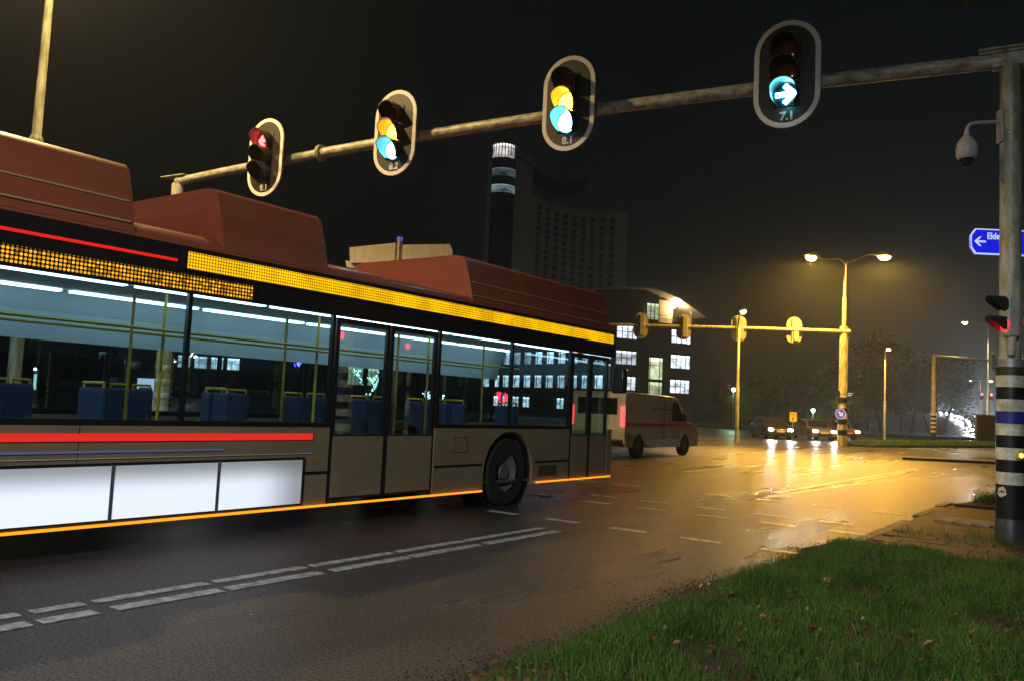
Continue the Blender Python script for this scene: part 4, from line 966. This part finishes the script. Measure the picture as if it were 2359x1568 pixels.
# red stop lights above that queue
for k, (px, py) in enumerate(((2262, 907), (2284, 908))):
    q = at_depth(px, py, 118); t = thing('traffic_signal', ['distant red traffic light under the twin lamp beyond the headlights', 'distant red traffic light right of the twin lamp beyond the headlights'][k], 'traffic light', (q.x, q.y, 0), YAW)
    MB().tube([(0, .2, 0), (0, .2, q.z+.4)], .07, 8).build('pole', GALV, t)
    MB().box(-.2, .2, 0, .2, q.z-.75, q.z+.28).build('housing', HOUSE, t)
    MB().lathe(lens_cap(.16, .03), 14, Matrix.Translation((0, 0, q.z)) @ Matrix.Rotation(PI/2, 4, 'X')).build('lens', glow('far_red', (1, .03, .03), 14), t, True)

# ================================================================== BUILDINGS
CONC = mat('dark_facade_cladding', (.035, .037, .04), .6, var=.25, vscale=.5); CONC2 = mat('tower_concrete', (.30, .28, .24), .8, var=.2, vscale=.12)
FRAME = mat('window_frame_dark', (.02, .02, .022), .5)
ROOM = room_mat('lit_office', (.80, .90, 1.0), .6, 2.4); ROOMW = room_mat('lit_stairwell', (.84, .96, .60), .4, .95); DIMROOM = room_mat('dim_office', (.5, .75, .8), .05, .35)
DARKPANE = mat('dark_pane', (.02, .026, .032), .12)
def facade(root, A_, B_, cols, rows, win_w, win_h, m_room, lit=lambda c, r: True, inset=.12, u0=None, u1=None, mull=((.28, .0),), name='window'):
    """windows as frames with panes along the wall A->B; positions relative to root"""
    d = Vector((B_.x-A_.x, B_.y-A_.y, 0)); Ln = d.length; d.normalize(); rz = math.atan2(d.y, d.x)
    nrm = Vector((d.y, -d.x, 0))   # outward, towards the viewer's side
    fm = MB(); hw, hh = win_w/2, win_h/2
    fm.ring([(-hw-.08, -hh-.08), (hw+.08, -hh-.08), (hw+.08, hh+.08), (-hw-.08, hh+.08)], [(-hw, -hh), (hw, -hh), (hw, hh), (-hw, hh)], -.10, .06, 'y')
    for mx, mzz in mull:
        fm.box(-hw+win_w*mx-.04, -hw+win_w*mx+.04, -.08, .05, -hh, hh)
        if mzz: fm.box(-hw, -hw+win_w*mx, -.08, .05, hh-win_h*mzz-.035, hh-win_h*mzz+.035)
    fme = fm.mesh('window_frame', FRAME); pme = MB().box(-hw, hw, .0, .04, -hh, hh).mesh('pane', m_room); pmd = MB().box(-hw, hw, .0, .04, -hh, hh).mesh('pane', DARKPANE)
    a0 = u0 if u0 is not None else Ln/(cols)/2; a1 = u1 if u1 is not None else Ln-Ln/cols/2
    for r, z in enumerate(rows):
        for c in range(cols):
            s = a0+(a1-a0)*(c/(cols-1) if cols > 1 else 0)
            P = Vector((A_.x, A_.y, 0))+d*s+nrm*.03; P.z = z
            o = put(name, fme, root, 0, P, (0, 0, rz)); st = lit(c, r)
            if st is None: continue
            put('pane', pme if st else pmd, o, 0, (0, 0, 0))
oc = at_depth(1392, 970, 110); ol = at_depth(1045, 950, 138); orr = at_depth(1592, 975, 116)
off_ = thing('office_building', 'dark office block with rows of bright windows and an arched top floor roof', 'building', (oc.x, oc.y, 0))
c0 = Vector((0, 0, 0)); lft = Vector((ol.x-oc.x, ol.y-oc.y, 0)); rgt = Vector((orr.x-oc.x, orr.y-oc.y, 0))
back = Vector((-_fw.x, -_fw.y, 0)).normalized()*-22
HB = 13.6
MB().prism([(c0.x, c0.y), (rgt.x, rgt.y), ((rgt+back).x, (rgt+back).y), ((lft+back).x, (lft+back).y), (lft.x, lft.y)], 0, HB).build('wall', CONC, off_)
rows = [2.0, 5.05, 8.45, 11.9]
random.seed(5)
facade(off_, lft, c0, 14, rows[1:], 1.55, 1.75, ROOM, lambda c, r: c > 3 or (c*3+r*5) % 7 == 2, mull=((.27, .4),))
facade(off_, lft, c0, 14, rows[:1], 1.5, 1.45, ROOM, lambda c, r: c in (4, 5, 6, 7, 10, 11, 13), mull=((.5, .5),))
facade(off_, c0, rgt, 2, rows[1:], 3.2, 1.75, ROOM, lambda c, r: True, u0=3.0, u1=rgt.length-2.2, mull=((.28, .5), (.54, .5), (.78, .5)))
facade(off_, c0, rgt, 1, [4.0, 7.3, 10.6], 2.2, 2.9, ROOMW, lambda c, r: True, u0=rgt.length*.555, mull=((.08, .5), (.8, .35)))
rd = rgt.normalized(); rn = Vector((rd.y, -rd.x, 0)); rlen = rgt.length; rrz = math.atan2(rd.y, rd.x)
mtop = Matrix.Rotation(rrz, 4, 'Z')
# set-back top floor with terrace on the right end
MB().prism([(-3, HB), (rlen*.60, HB), (rlen*.60, 17.3), (rlen*.42, 17.9), (rlen*.1, 17.2), (-3, 16.4)], -9, -.5, 'y', Matrix.Rotation(rrz, 4, 'Z') @ Matrix.Scale(-1, 4, (0, 1, 0))).build('top_floor', CONC, off_)
TERR = mat('terrace_wall', (.62, .50, .33), .7)
MB().box(rlen*.60, rlen*.80, 1.2, 9, HB, 16.9, mtop).build('terrace_wall', TERR, off_)
facade(off_, c0, rgt, 1, [15.0], 1.95, 2.15, ROOMW, lambda c, r: True, u0=rlen*.50, mull=((.33, .0), (.66, .5)), name='top_window')
for o in list(off_.children)[-1:]: o.location = Vector(o.location)-rn*.45+rn*.0
# arched roof: low curve with deep eave on the right
xs = [-6+(rlen+7.2)*i/14 for i in range(15)]
def rzf(x): t_ = x/rlen; return 17.95-3.4*max(0, t_-.42)**1.75*1.9-2.2*max(0, .42-t_)**1.4
up_ = [(x, rzf(x)+.22) for x in xs]; dn_ = [(x, rzf(x)) for x in xs][::-1]
mbr = MB()
for i in range(14):
    mbr.prism([(xs[i], rzf(xs[i])), (xs[i+1], rzf(xs[i+1])), (xs[i+1], rzf(xs[i+1])+.22), (xs[i], rzf(xs[i])+.22)], -1.0, 10, 'y', mtop)
mbr.build('roof', mat('zinc_roof', (.38, .36, .33), .45, .2), off_)
MB().tube([mtop @ Vector((rlen-.3, .3, HB)), mtop @ Vector((rlen-.3, .3, rzf(rlen-.3)))], .09, 8).build('roof_column', GALV, off_)
for k in range(9):
    MB().tube([mtop @ Vector((rlen*.45+k*rlen*.07, -.05, HB)), mtop @ Vector((rlen*.45+k*rlen*.07, -.05, HB+1.0))], .03, 6).build('railing_post', GALV, off_)
for z in (.55, 1.0): MB().tube([mtop @ Vector((rlen*.42, -.05, HB+z)), mtop @ Vector((rlen+.4, -.05, HB+z))], .035, 6).build('railing', GALV, off_)
tlm = MB().lathe([(.0, .1), (.16, .05), (.16, -.1), (0, -.14)], 12, mtop @ Matrix.Translation((rlen*.80, .9, 16.1))).build('terrace_lamp', glow('terrace_lamp', (1, .78, .42), 60), off_, True)
light(off_, 'POINT', mtop @ Vector((rlen*.82, .5, 16.0)), 900, (1, .68, .32), .15)

# tower
td = 232; tu = td/F_PX
tp = at_depth(1262, 955, td)
tower = thing('tower_block', 'tall dark tower with lit round lantern on top and a curved slab of windows', 'building', (tp.x, tp.y, 0), YAW)
tz = lambda y, x=1262: at_depth(x, y, td).z
tx = lambda x: (x-1262)*tu
# drum with glazed storeys
dm = Matrix.Translation((tx(1131), 4, 0)); dr = 31*tu
DG = mat('drum_glazing', (.012, .014, .018), .15); SLABC = mat('tower_pale_slab', (.30, .28, .25), .8, var=.15, vscale=.1)
MB().lathe([(dr, 0), (dr, tz(352)), (0, tz(352))], 40, dm).build('drum', DG, tower, True)
MB().lathe([(dr*.86, tz(352)), (dr*.86, tz(318)), (0, tz(318))], 32, dm).build('lantern', room_mat('lantern_glow', (1, .90, .88), .35, 1.3), tower, True)
for k in range(22):
    a = 2*PI*k/22; MB().tube([dm @ Vector((dr*.88*math.cos(a), dr*.88*math.sin(a), tz(352))), dm @ Vector((dr*.88*math.cos(a), dr*.88*math.sin(a), tz(318)))], .12, 5).build('lantern_mullion', FRAME, tower)
MB().lathe([(0, tz(318)), (dr*1.08, tz(318)), (dr*1.1, tz(312)), (0, tz(308))], 36, dm).build('lantern_roof', CONC, tower, True)
for i, y in enumerate(range(378, 900, 40)):
    MB().lathe([(dr*1.004, tz(y)), (dr*1.012, tz(y)+.05), (dr*1.012, tz(y+18)), (dr*1.004, tz(y+18)-.05)], 40, dm).build('drum_window_band', DIMROOM if i < 2 else mat('drum_band_dark', (.022, .026, .03), .2), tower, True)
MB().box(tx(1097), tx(1106), -2, 12, 0, tz(372)).build('side_fin', SLABC, tower)
MB().box(tx(1162), tx(1202), -3.5, 12, 0, tz(356)).build('core_slab', SLABC, tower)
MB().tube([(tx(1133), 4, tz(310)), (tx(1133), 4, tz(232))], .12, 6).build('antenna', FRAME, tower)
# concave slab
cen = []; NCOL = 9
def cy(x): t_ = (x-1202)/(1430-1202); return 5.5*math.sin(min(1, t_*1.15)*PI)*1.0+ (2.0*(1-t_))
xs = [1202+i*(1430-1202)/18 for i in range(19)]
def topy(x): t_ = (x-1202)/228; return 432+52*t_**.8 if t_ > 0 else 432
mbs = MB()
for i in range(18):
    a, b = xs[i], xs[i+1]; za, zb_ = tz(topy(a), a), tz(topy(b), b)
    mbs.add([(tx(a), cy(a), 0), (tx(b), cy(b), 0), (tx(b), cy(b), zb_), (tx(a), cy(a), za), (tx(a), 22, 0), (tx(b), 22, 0), (tx(b), 22, zb_), (tx(a), 22, za)], [(0, 1, 2, 3), (4, 7, 6, 5), (3, 2, 6, 7), (0, 3, 7, 4), (1, 5, 6, 2)])
mbs.build('curved_slab', CONC2, tower)
wm = MB().box(-.42, .42, -.12, .2, -1, 1).mesh('window', DARKPANE); wm2 = MB().box(-.05, .05, -.2, -.12, -1, 1).mesh('mullion', FRAME)
random.seed(9)
for c in range(9):
    x = 1222+c*21.6
    for r in range(17):
        z = tz(topy(x)+22, x)-r*16.6*tu
        if z < 8: break
        sl = (cy(x+4)-cy(x-4))/(8*tu)
        w = put('window', wm, tower, 0, (tx(x), cy(x)-.05, z), (0, 0, math.atan(sl))); w.scale = (1.5, 1, .72)
        put('mullion', wm2, w, 0, (-.15, 0, 0))
# swept canopy on struts
cp = [(1165, 352, 0), (1195, 372, 1), (1225, 395, 2), (1255, 410, 2), (1285, 414, 1), (1310, 412, 0), (1331, 407, -1)]
mbc = MB()
for i in range(len(cp)-1):
    a, b = cp[i], cp[i+1]; th = .9 if i < 4 else .5
    mbc.add([(tx(a[0]), -4, tz(a[1], a[0])), (tx(b[0]), -4, tz(b[1], b[0])), (tx(b[0]), 10, tz(b[1], b[0])), (tx(a[0]), 10, tz(a[1], a[0])), (tx(a[0]), -4, tz(a[1], a[0])-th), (tx(b[0]), -4, tz(b[1], b[0])-th), (tx(b[0]), 10, tz(b[1], b[0])-th), (tx(a[0]), 10, tz(a[1], a[0])-th)], [(0, 1, 2, 3), (7, 6, 5, 4), (0, 4, 5, 1), (3, 2, 6, 7)]+([(0, 3, 7, 4)] if i == 0 else [])+([(1, 5, 6, 2)] if i == len(cp)-2 else []))
mbc.build('canopy', CONC, tower)
for x0_, x1_, ya_, yb_ in ((1208, 1212, 384, 440), (1228, 1222, 397, 450), (1246, 1250, 408, 456), (1285, 1292, 414, 468), (1318, 1306, 410, 470)):
    MB().tube([(tx(x0_), -1, tz(ya_, x0_)), (tx(x1_), 3, tz(yb_, x1_))], .14, 6).build('canopy_strut', FRAME, tower)
for x0_, x1_ in ((1340, 1349), (1352, 1366)): MB().box(tx(x0_), tx(x1_), 8, 12, tz(480, x0_)-1, tz(463, x0_)).build('roof_box', CONC2, tower)

tlp = at_depth(1215, 955, 176)  # unseen lamp added between office block and tower to brighten the tower
street_lamp('street_lamp', 'added lamp behind the office block that lights up the tower', (tlp.x, tlp.y, 0), 9, [(.6, 1.0, .2)], 3000, .1, .05, color=(.95, .93, .82), lensmat=PALE)
glb = [o for o in COL.objects if o.get('label') == 'added lamp behind the office block that lights up the tower'][0]
MB().lathe([(0, 9.0), (.22, 9.06), (.3, 9.28), (.22, 9.5), (0, 9.56)], 14).build('globe', PALE, glb, True)
light(glb, 'POINT', (0, 0, 10.0), 4200, (.95, .95, .86), .3)  # added point light that brightens the tower
# low blocks seen through the bus windows
def block(label, pxa, pxb, da, db, h, cols, rows, ww, wh, room, lit, mull=((.35, .5),), m=CONC):
    a = at_depth(pxa, 930, da); b = at_depth(pxb, 930, db); t = thing('office_building', label, 'building', (a.x, a.y, 0))
    B_ = Vector((b.x-a.x, b.y-a.y, 0)); bk = Vector((_fw.x, _fw.y, 0)).normalized()*16
    MB().prism([(0, 0), (B_.x, B_.y), (B_.x+bk.x, B_.y+bk.y), (bk.x, bk.y)], 0, h).build('wall', m, t)
    MB().prism([(-.1, -.1), (B_.x+.1, B_.y-.1), (B_.x+bk.x, B_.y+bk.y), (bk.x, bk.y)], h, h+.35).build('parapet', m, t)
    facade(t, Vector((0, 0, 0)), B_, cols, rows, ww, wh, room, lit, mull=mull); return t
block('dark office block with three rows of cool lit windows behind the plaza', 318, 660, 150, 158, 19.5, 9, [6.6, 10.4, 13.6], 2.1, 2.1, ROOM, lambda c, r: 2 <= c <= 5 or (c in (0,) and r > 1))
block('low dark block with a glazed lit hall beside the plaza', 745, 1010, 140, 150, 9.0, 6, [5.2], 2.6, 3.0, ROOMW, lambda c, r: c in (1, 2), mull=((.25, .33), (.5, .33), (.75, .33)))
block('dark apartment block with a few lit windows at the far left', -120, 250, 165, 170, 16, 9, [3.5, 7.5, 11.5], 1.9, 1.6, DIMROOM, lambda c, r: (c*5+r*3) % 7 == 1)

# ================================================================== TREES
BARK = mat('bark', (.05, .038, .028), .9, var=.5, vscale=8, bump=.6, bscale=20)
LEAFD = leaf_mat('dark_foliage', (.016, .022, .008), (.040, .044, .014), .25); LEAFG = leaf_mat('lit_foliage', (.03, .09, .02), (.07, .15, .035), .3)
def limbs(h, seed, spread=.55, levels=3):
    rr = random.Random(seed); segs = []; tips = []
    def grow(p, d, L, r, lv):
        pts = [p]; q = p.copy()
        for k in range(3):
            d = (d+Vector((rr.uniform(-.18, .18), rr.uniform(-.18, .18), rr.uniform(-.02, .14)))).normalized(); q = q+d*L/3; pts.append(q.copy())
        segs.append((pts, [r, r*.85, r*.72, r*.6]))
        if lv == 0: tips.append(q); return
        for k in range(rr.choice((2, 3, 3))):
            a = rr.uniform(0, 2*PI); nd = (d+Vector((math.cos(a), math.sin(a), rr.uniform(-.1, .35)))*spread*rr.uniform(.7, 1.3)).normalized()
            grow(q, nd, L*rr.uniform(.62, .8), r*.6, lv-1)
            if lv < levels: tips.append(pts[2])
    grow(Vector((0, 0, 0)), Vector((0, 0, 1)), h*.36, h*.022, levels)
    return segs, tips
def leaf_cloud(tips, n, rad, size, seed, flat=.75):
    rr = random.Random(seed); V = []; Fc = []
    for i in range(n):
        c = tips[rr.randrange(len(tips))]
        p = c+Vector((rr.gauss(0, rad), rr.gauss(0, rad), rr.gauss(0, rad*flat)))
        q = Euler((rr.uniform(-1.1, 1.1), rr.uniform(-1.1, 1.1), rr.uniform(0, 6.3))).to_matrix(); s = size*rr.uniform(.6, 1.4)
        o = len(V); V += [tuple(p+q @ Vector(v)*s) for v in ((-.5, -.18, 0), (.1, -.42, .06), (.62, 0, 0), (.1, .42, .06), (-.5, .18, 0))]; Fc.append((o, o+1, o+2, o+3, o+4))
    return V, Fc
TREE_KIT = []
for s in range(3):
    sg_, tp_ = limbs(10, 40+s); mb = MB()
    for pts_, r_ in sg_: mb.tube(pts_, r_, 6, False)
    V, Fc = leaf_cloud(tp_, 4200, .75, .30, 70+s); me = bpy.data.meshes.new('crown'); me.from_pydata(V, [], Fc); me.materials.append(LEAFD)
    TREE_KIT.append((mb.mesh('trunk', BARK, True), me))
def tree(label, px, d, top, k, group='dark trees beyond the junction', wide=1.0, base=0.0):
    b = at_depth(px, 990, d); zt_ = at_depth(px, top, d).z; s = max(.25, zt_/11.0)
    t = thing('tree', label, 'tree', (b.x, b.y, base), random.uniform(0, 6.28), group)
    tr, cr = TREE_KIT[k]
    o = put('trunk', tr, t); o.scale = (s*wide, s*wide, s); o = put('crown', cr, t); o.scale = (s*wide, s*wide, s)
    return t
random.seed(3)
tl_ = [(2030, 112, 752), (1965, 118, 800), (2100, 116, 792), (2175, 120, 800), (2225, 128, 838), (1900, 124, 840), (1840, 128, 846), (1780, 132, 850), (1720, 136, 858), (1660, 138, 862), (2000, 105, 850), (2075, 108, 860), (1930, 112, 868), (1870, 116, 885), (1800, 112, 900), (2140, 112, 870)]
for i, (px, d, top) in enumerate(tl_):
    lab = {2030: 'tallest dark tree, its crown behind the single sodium lamp', 1965: 'dark tree between the twin lamp mast and the single lamp', 2100: 'dark tree between the single lamp and the slim gantry', 2175: 'dark tree above the foot of the slim gantry', 2225: 'dark tree beside the stream of headlights', 2140: 'lower dark tree left of the slim gantry foot', 2000: 'lower dark tree in front of the tallest tree', 2075: 'lower dark tree in front of the tallest tree', 1930: 'dark tree directly behind the twin lamp mast'}.get(px, 'low dark tree in the row behind the waiting cars')
    tree(lab, px, d, top, i % 3, wide=1.15)
for i, (px, d, top) in enumerate(((700, 165, 800), (760, 170, 830), (1090, 150, 800), (230, 150, 800), (120, 140, 830), (20, 150, 790), (620, 150, 840), (980, 160, 840))):
    tree('dark tree standing among the buildings behind the bus', px, d, top, i % 3, 'trees behind the bus', 1.0)
# small shrubs with a green garden light
SHK = []
for s in range(2):
    sg_, tp_ = limbs(3.2, 90+s, .8, 2); mb = MB()
    for pts_, r_ in sg_: mb.tube(pts_, r_, 5, False)
    V, Fc = leaf_cloud(tp_, 1500, .42, .15, 95+s); me = bpy.data.meshes.new('crown'); me.from_pydata(V, [], Fc); me.materials.append(LEAFG); SHK.append((mb.mesh('trunk', BARK), me))
for k, (px, py, d, lab) in enumerate(((1690, 897, 92, 'green shrub lit by a small lantern behind the single lamp pole'), (1937, 905, 96, 'green shrub lit by a small lantern behind the blue arrow sign'), (1873, 945, 88, 'small green shrub with a lantern above the waiting cars'))):
    q = at_depth(px, py, d); t = thing('shrub', lab, 'shrub', (q.x+.5, q.y+1.6, 0)); s = max(.6, (q.z+.4)/3.4)
    for me, nm in zip(SHK[k % 2], ('trunk', 'crown')): o = put(nm, me, t); o.scale = (s, s, s)
    g = thing('garden_light', 'small greenish lantern on a post ' + ['by the single lamp pole', 'behind the blue arrow sign', 'above the waiting cars'][k], 'lantern', (q.x, q.y, 0))
    MB().tube([(0, 0, 0), (0, 0, q.z-.15)], .05, 8).build('post', GALV, g)
    MB().lathe([(0, q.z-.16), (.14, q.z-.16), (.2, q.z+.1), (.0, q.z+.22)], 12).build('lantern', glow('lantern_green', (.62, 1, .72), 26), g, True)
    light(g, 'POINT', (0, -.3, q.z), 170, (.6, 1, .6), .15)

# near tree whose lowest twig dips into the top of the picture
nt_ = thing('tree', 'roadside tree whose drooping twig tip hangs above the gantry mast', 'tree', (4.6, 13.6, .0))
mb = MB(); sg_, tp_ = limbs(11, 4)
for pts_, r_ in sg_: mb.tube(pts_, r_, 7, False)
tw = on_x(2243, 4, -1.45); e = Vector((tw.x-4.6, tw.y-13.6, tw.z+.1))
st = Vector((0, 0, 4.3)); br = [st, st.lerp(e, .3)+Vector((0, 0, 1.4)), st.lerp(e, .65)+Vector((0, 0, 1.3)), st.lerp(e, .9)+Vector((0, 0, .5)), e]
mb.tube(br, [.09, .06, .035, .018, .006], 7, False); mb.build('trunk', BARK, nt_, True)
V, Fc = leaf_cloud([p_ for p_ in tp_ if p_.x > -2.6], 5000, .55, .13, 33); V2, F2 = leaf_cloud([e, e+Vector((.12, .05, .1)), e+Vector((-.2, 0, .06)), e+Vector((.3, 0, .25))], 26, .07, .11, 8)
n_ = len(V); me = bpy.data.meshes.new('crown'); me.from_pydata(V+V2, [], Fc+[tuple(i+n_ for i in f) for f in F2]); me.materials.append(leaf_mat('autumn_leaves', (.10, .12, .02), (.26, .20, .04), .35)); put('crown', me, nt_)

# ------------------------------------------------------------------ fairy-light trees and lit things on the plaza
def fairy_tree(px, py, d, hpx, wpx, color, label, strength=14, seed=1, n=110, bulb=.05):
    u_ = d/F_PX; q = at_depth(px, py, d); h = hpx*u_; base = max(0, q.z-h*.55)
    t = thing('fairy_light_tree', label, 'tree', (q.x, q.y, .05), 0, 'trees wrapped in fairy lights')
    rr = random.Random(seed); sg_, tp_ = limbs(max(2.5, q.z+h*.5), seed, .75, 3); mb = MB()
    for pts_, r_ in sg_: mb.tube(pts_, r_, 5, False)
    mb.build('trunk', BARK, t, True)
    mb = MB(); segs_ = [s_ for s_ in sg_ if s_[0][-1].z > base]
    for i in range(n):
        s_ = segs_[rr.randrange(len(segs_))][0]; k = rr.randrange(3); p_ = s_[k].lerp(s_[k+1], rr.random())
        p_ = Vector((p_.x*min(1.5, wpx*u_/3.2), p_.y*.6, p_.z))+Vector((rr.gauss(0, .05), rr.gauss(0, .05), rr.gauss(0, .05)))
        b = bulb*rr.uniform(.6, 1.3)
        mb.add([p_+Vector(v)*b for v in ((1, 0, 0), (-1, 0, 0), (0, 1, 0), (0, -1, 0), (0, 0, 1), (0, 0, -1))], [(0, 2, 4), (2, 1, 4), (1, 3, 4), (3, 0, 4), (2, 0, 5), (1, 2, 5), (3, 1, 5), (0, 3, 5)])
    o = mb.build('bulbs', glow('bulbs_%.1f_%.1f_%.1f' % color, color, strength), t); o['kind'] = 'stuff'
    return t
fairy_tree(435, 790, 92, 60, 130, (1, 1, .98), 'plaza tree wrapped in bright white fairy lights', 22, 11, 170, .07)
fairy_tree(370, 850, 70, 90, 130, (1, .86, .78), 'plaza tree wrapped in pinkish fairy lights above the poster case', 10, 12, 200, .05)
fairy_tree(745, 800, 95, 40, 90, (1, .72, .30), 'plaza tree with warm yellow fairy lights in its crown', 14, 13, 120, .06)
fairy_tree(850, 885, 66, 90, 130, (.45, 1, .82), 'plaza tree wrapped in pale turquoise fairy lights', 8, 14, 170, .045)
fairy_tree(1150, 952, 58, 80, 90, (1, .03, .06), 'low plaza tree wrapped in red fairy lights', 9, 15, 170, .045)
fairy_tree(1000, 962, 56, 50, 130, (.72, .80, 1), 'low plaza bush wrapped in bluish white fairy lights', 7, 16, 130, .04)
fairy_tree(692, 823, 90, 16, 34, (.12, .10, 1), 'small plaza tree with blue fairy lights', 14, 17, 60, .06)
q = at_depth(336, 905, 62)
t = thing('poster_case', 'upright backlit poster case with a pale frame on the plaza', 'poster case', (q.x, q.y, 0), YAW)
MB().box(-.68, .68, -.08, .12, q.z-1.15, q.z+1.15).build('case', mat('case_grey', (.3, .32, .36), .4), t, bevel=.02)
MB().ring([(-.64, q.z-1.1), (.64, q.z-1.1), (.64, q.z+1.1), (-.64, q.z+1.1)], [(-.5, q.z-.95), (.5, q.z-.95), (.5, q.z+.45), (-.5, q.z+.45)], -.11, -.082, 'y').build('lit_frame', glow('case_light', (.72, .80, 1), 1.3), t)
MB().box(-.5, .5, -.10, -.083, q.z-.95, q.z+.45).build('poster', mat('poster_print', (.10, .085, .07), .5, var=.8, vscale=2.4, emit=(.4, .4, .5), estr=.10), t)
MB().tube([(0, 0, 0), (0, 0, q.z-1.1)], .09, 10).build('foot', GALV, t)
q = at_depth(82, 880, 70)
t = thing('lit_totem', 'slim totem glowing green and blue at the far side of the plaza', 'totem', (q.x, q.y, 0), YAW)
MB().box(-.16, .16, -.1, .1, 0, q.z+.9).build('body', mat('totem_grey', (.2, .2, .22), .4), t, bevel=.02)
MB().box(-.12, .12, -.115, -.10, q.z-.6, q.z+.7).build('lit_face', glow('totem_glow', (.55, 1, .85), 1.4), t)
MB().lathe([(0, .12), (.1, .06), (.1, -.06), (0, -.1)], 10, Matrix.Translation((-.1, -.05, q.z+1.1))).build('top_lamp', glow('lantern_green', (.62, 1, .72), 26), t, True)
for k, (px, d) in enumerate(((905, 40), (385, 44), (228, 46), (98, 48))):
    q = at_depth(px, 1000, d); t = thing('signal_post', ['slim banded post with a round sign beyond the bus windows', 'slim banded post left of the poster case', 'slim banded post between totem and poster case', 'slim banded post beside the lit totem'][k], 'post', (q.x, q.y, 0))
    hh = 4.6 if k == 0 else 3.2
    MB().lathe([(.09, 0), (.09, 1.2), (.065, 1.3), (.065, hh), (0, hh)], 12).build('pole', POST, t, True)
    for i in range(3): MB().lathe([(.0905, .5+i*.3), (.094, .502+i*.3), (.094, .648+i*.3), (.0905, .65+i*.3)], 12).build('band', BLACK, t, True)
    if k == 0:
        MB().lathe([(0, -.02), (.4, -.02), (.4, .02), (0, .02)], 24, Matrix.Translation((0, -.11, 2.5)) @ Matrix.Rotation(YAW, 4, 'Z') @ Matrix.Rotation(PI/2, 4, 'X')).build('sign_disc', mat('tan_disc', (.45, .33, .18), .5), t)

# unseen lamp added on the near verge, lights the bus side and grass
street_lamp('street_lamp', 'added unseen street lamp on the near verge behind the viewpoint', (3.4, -9.5, .1), 9.0, [(-1.4, .3, .3)], 8000, .1, .05, color=(.93, .97, 1), lensmat=glow('white_lamp_lens', (.93, .97, 1), 60), cone=174)
# air
H = bpy.data.materials.new('night_haze'); H.use_nodes = True; H.node_tree.nodes.clear()
_ho = H.node_tree.nodes.new('ShaderNodeOutputMaterial'); _hv = H.node_tree.nodes.new('ShaderNodeVolumePrincipled')
_hv.inputs['Color'].default_value = (.72, .84, .95, 1); _hv.inputs['Density'].default_value = .0008; _hv.inputs['Anisotropy'].default_value = .75; _hv.inputs['Density Attribute'].default_value = ''; _hv.inputs['Color Attribute'].default_value = ''; _hv.inputs['Temperature Attribute'].default_value = ''
H.node_tree.links.new(_hv.outputs[0], _ho.inputs['Volume'])
HAZE = True
if HAZE:
    hz = MB().box(-420, 220, -60, 480, -1.2, 110).build('haze', H); tag(hz, 'thin damp night haze hanging over the whole junction', 'haze', kind='stuff')
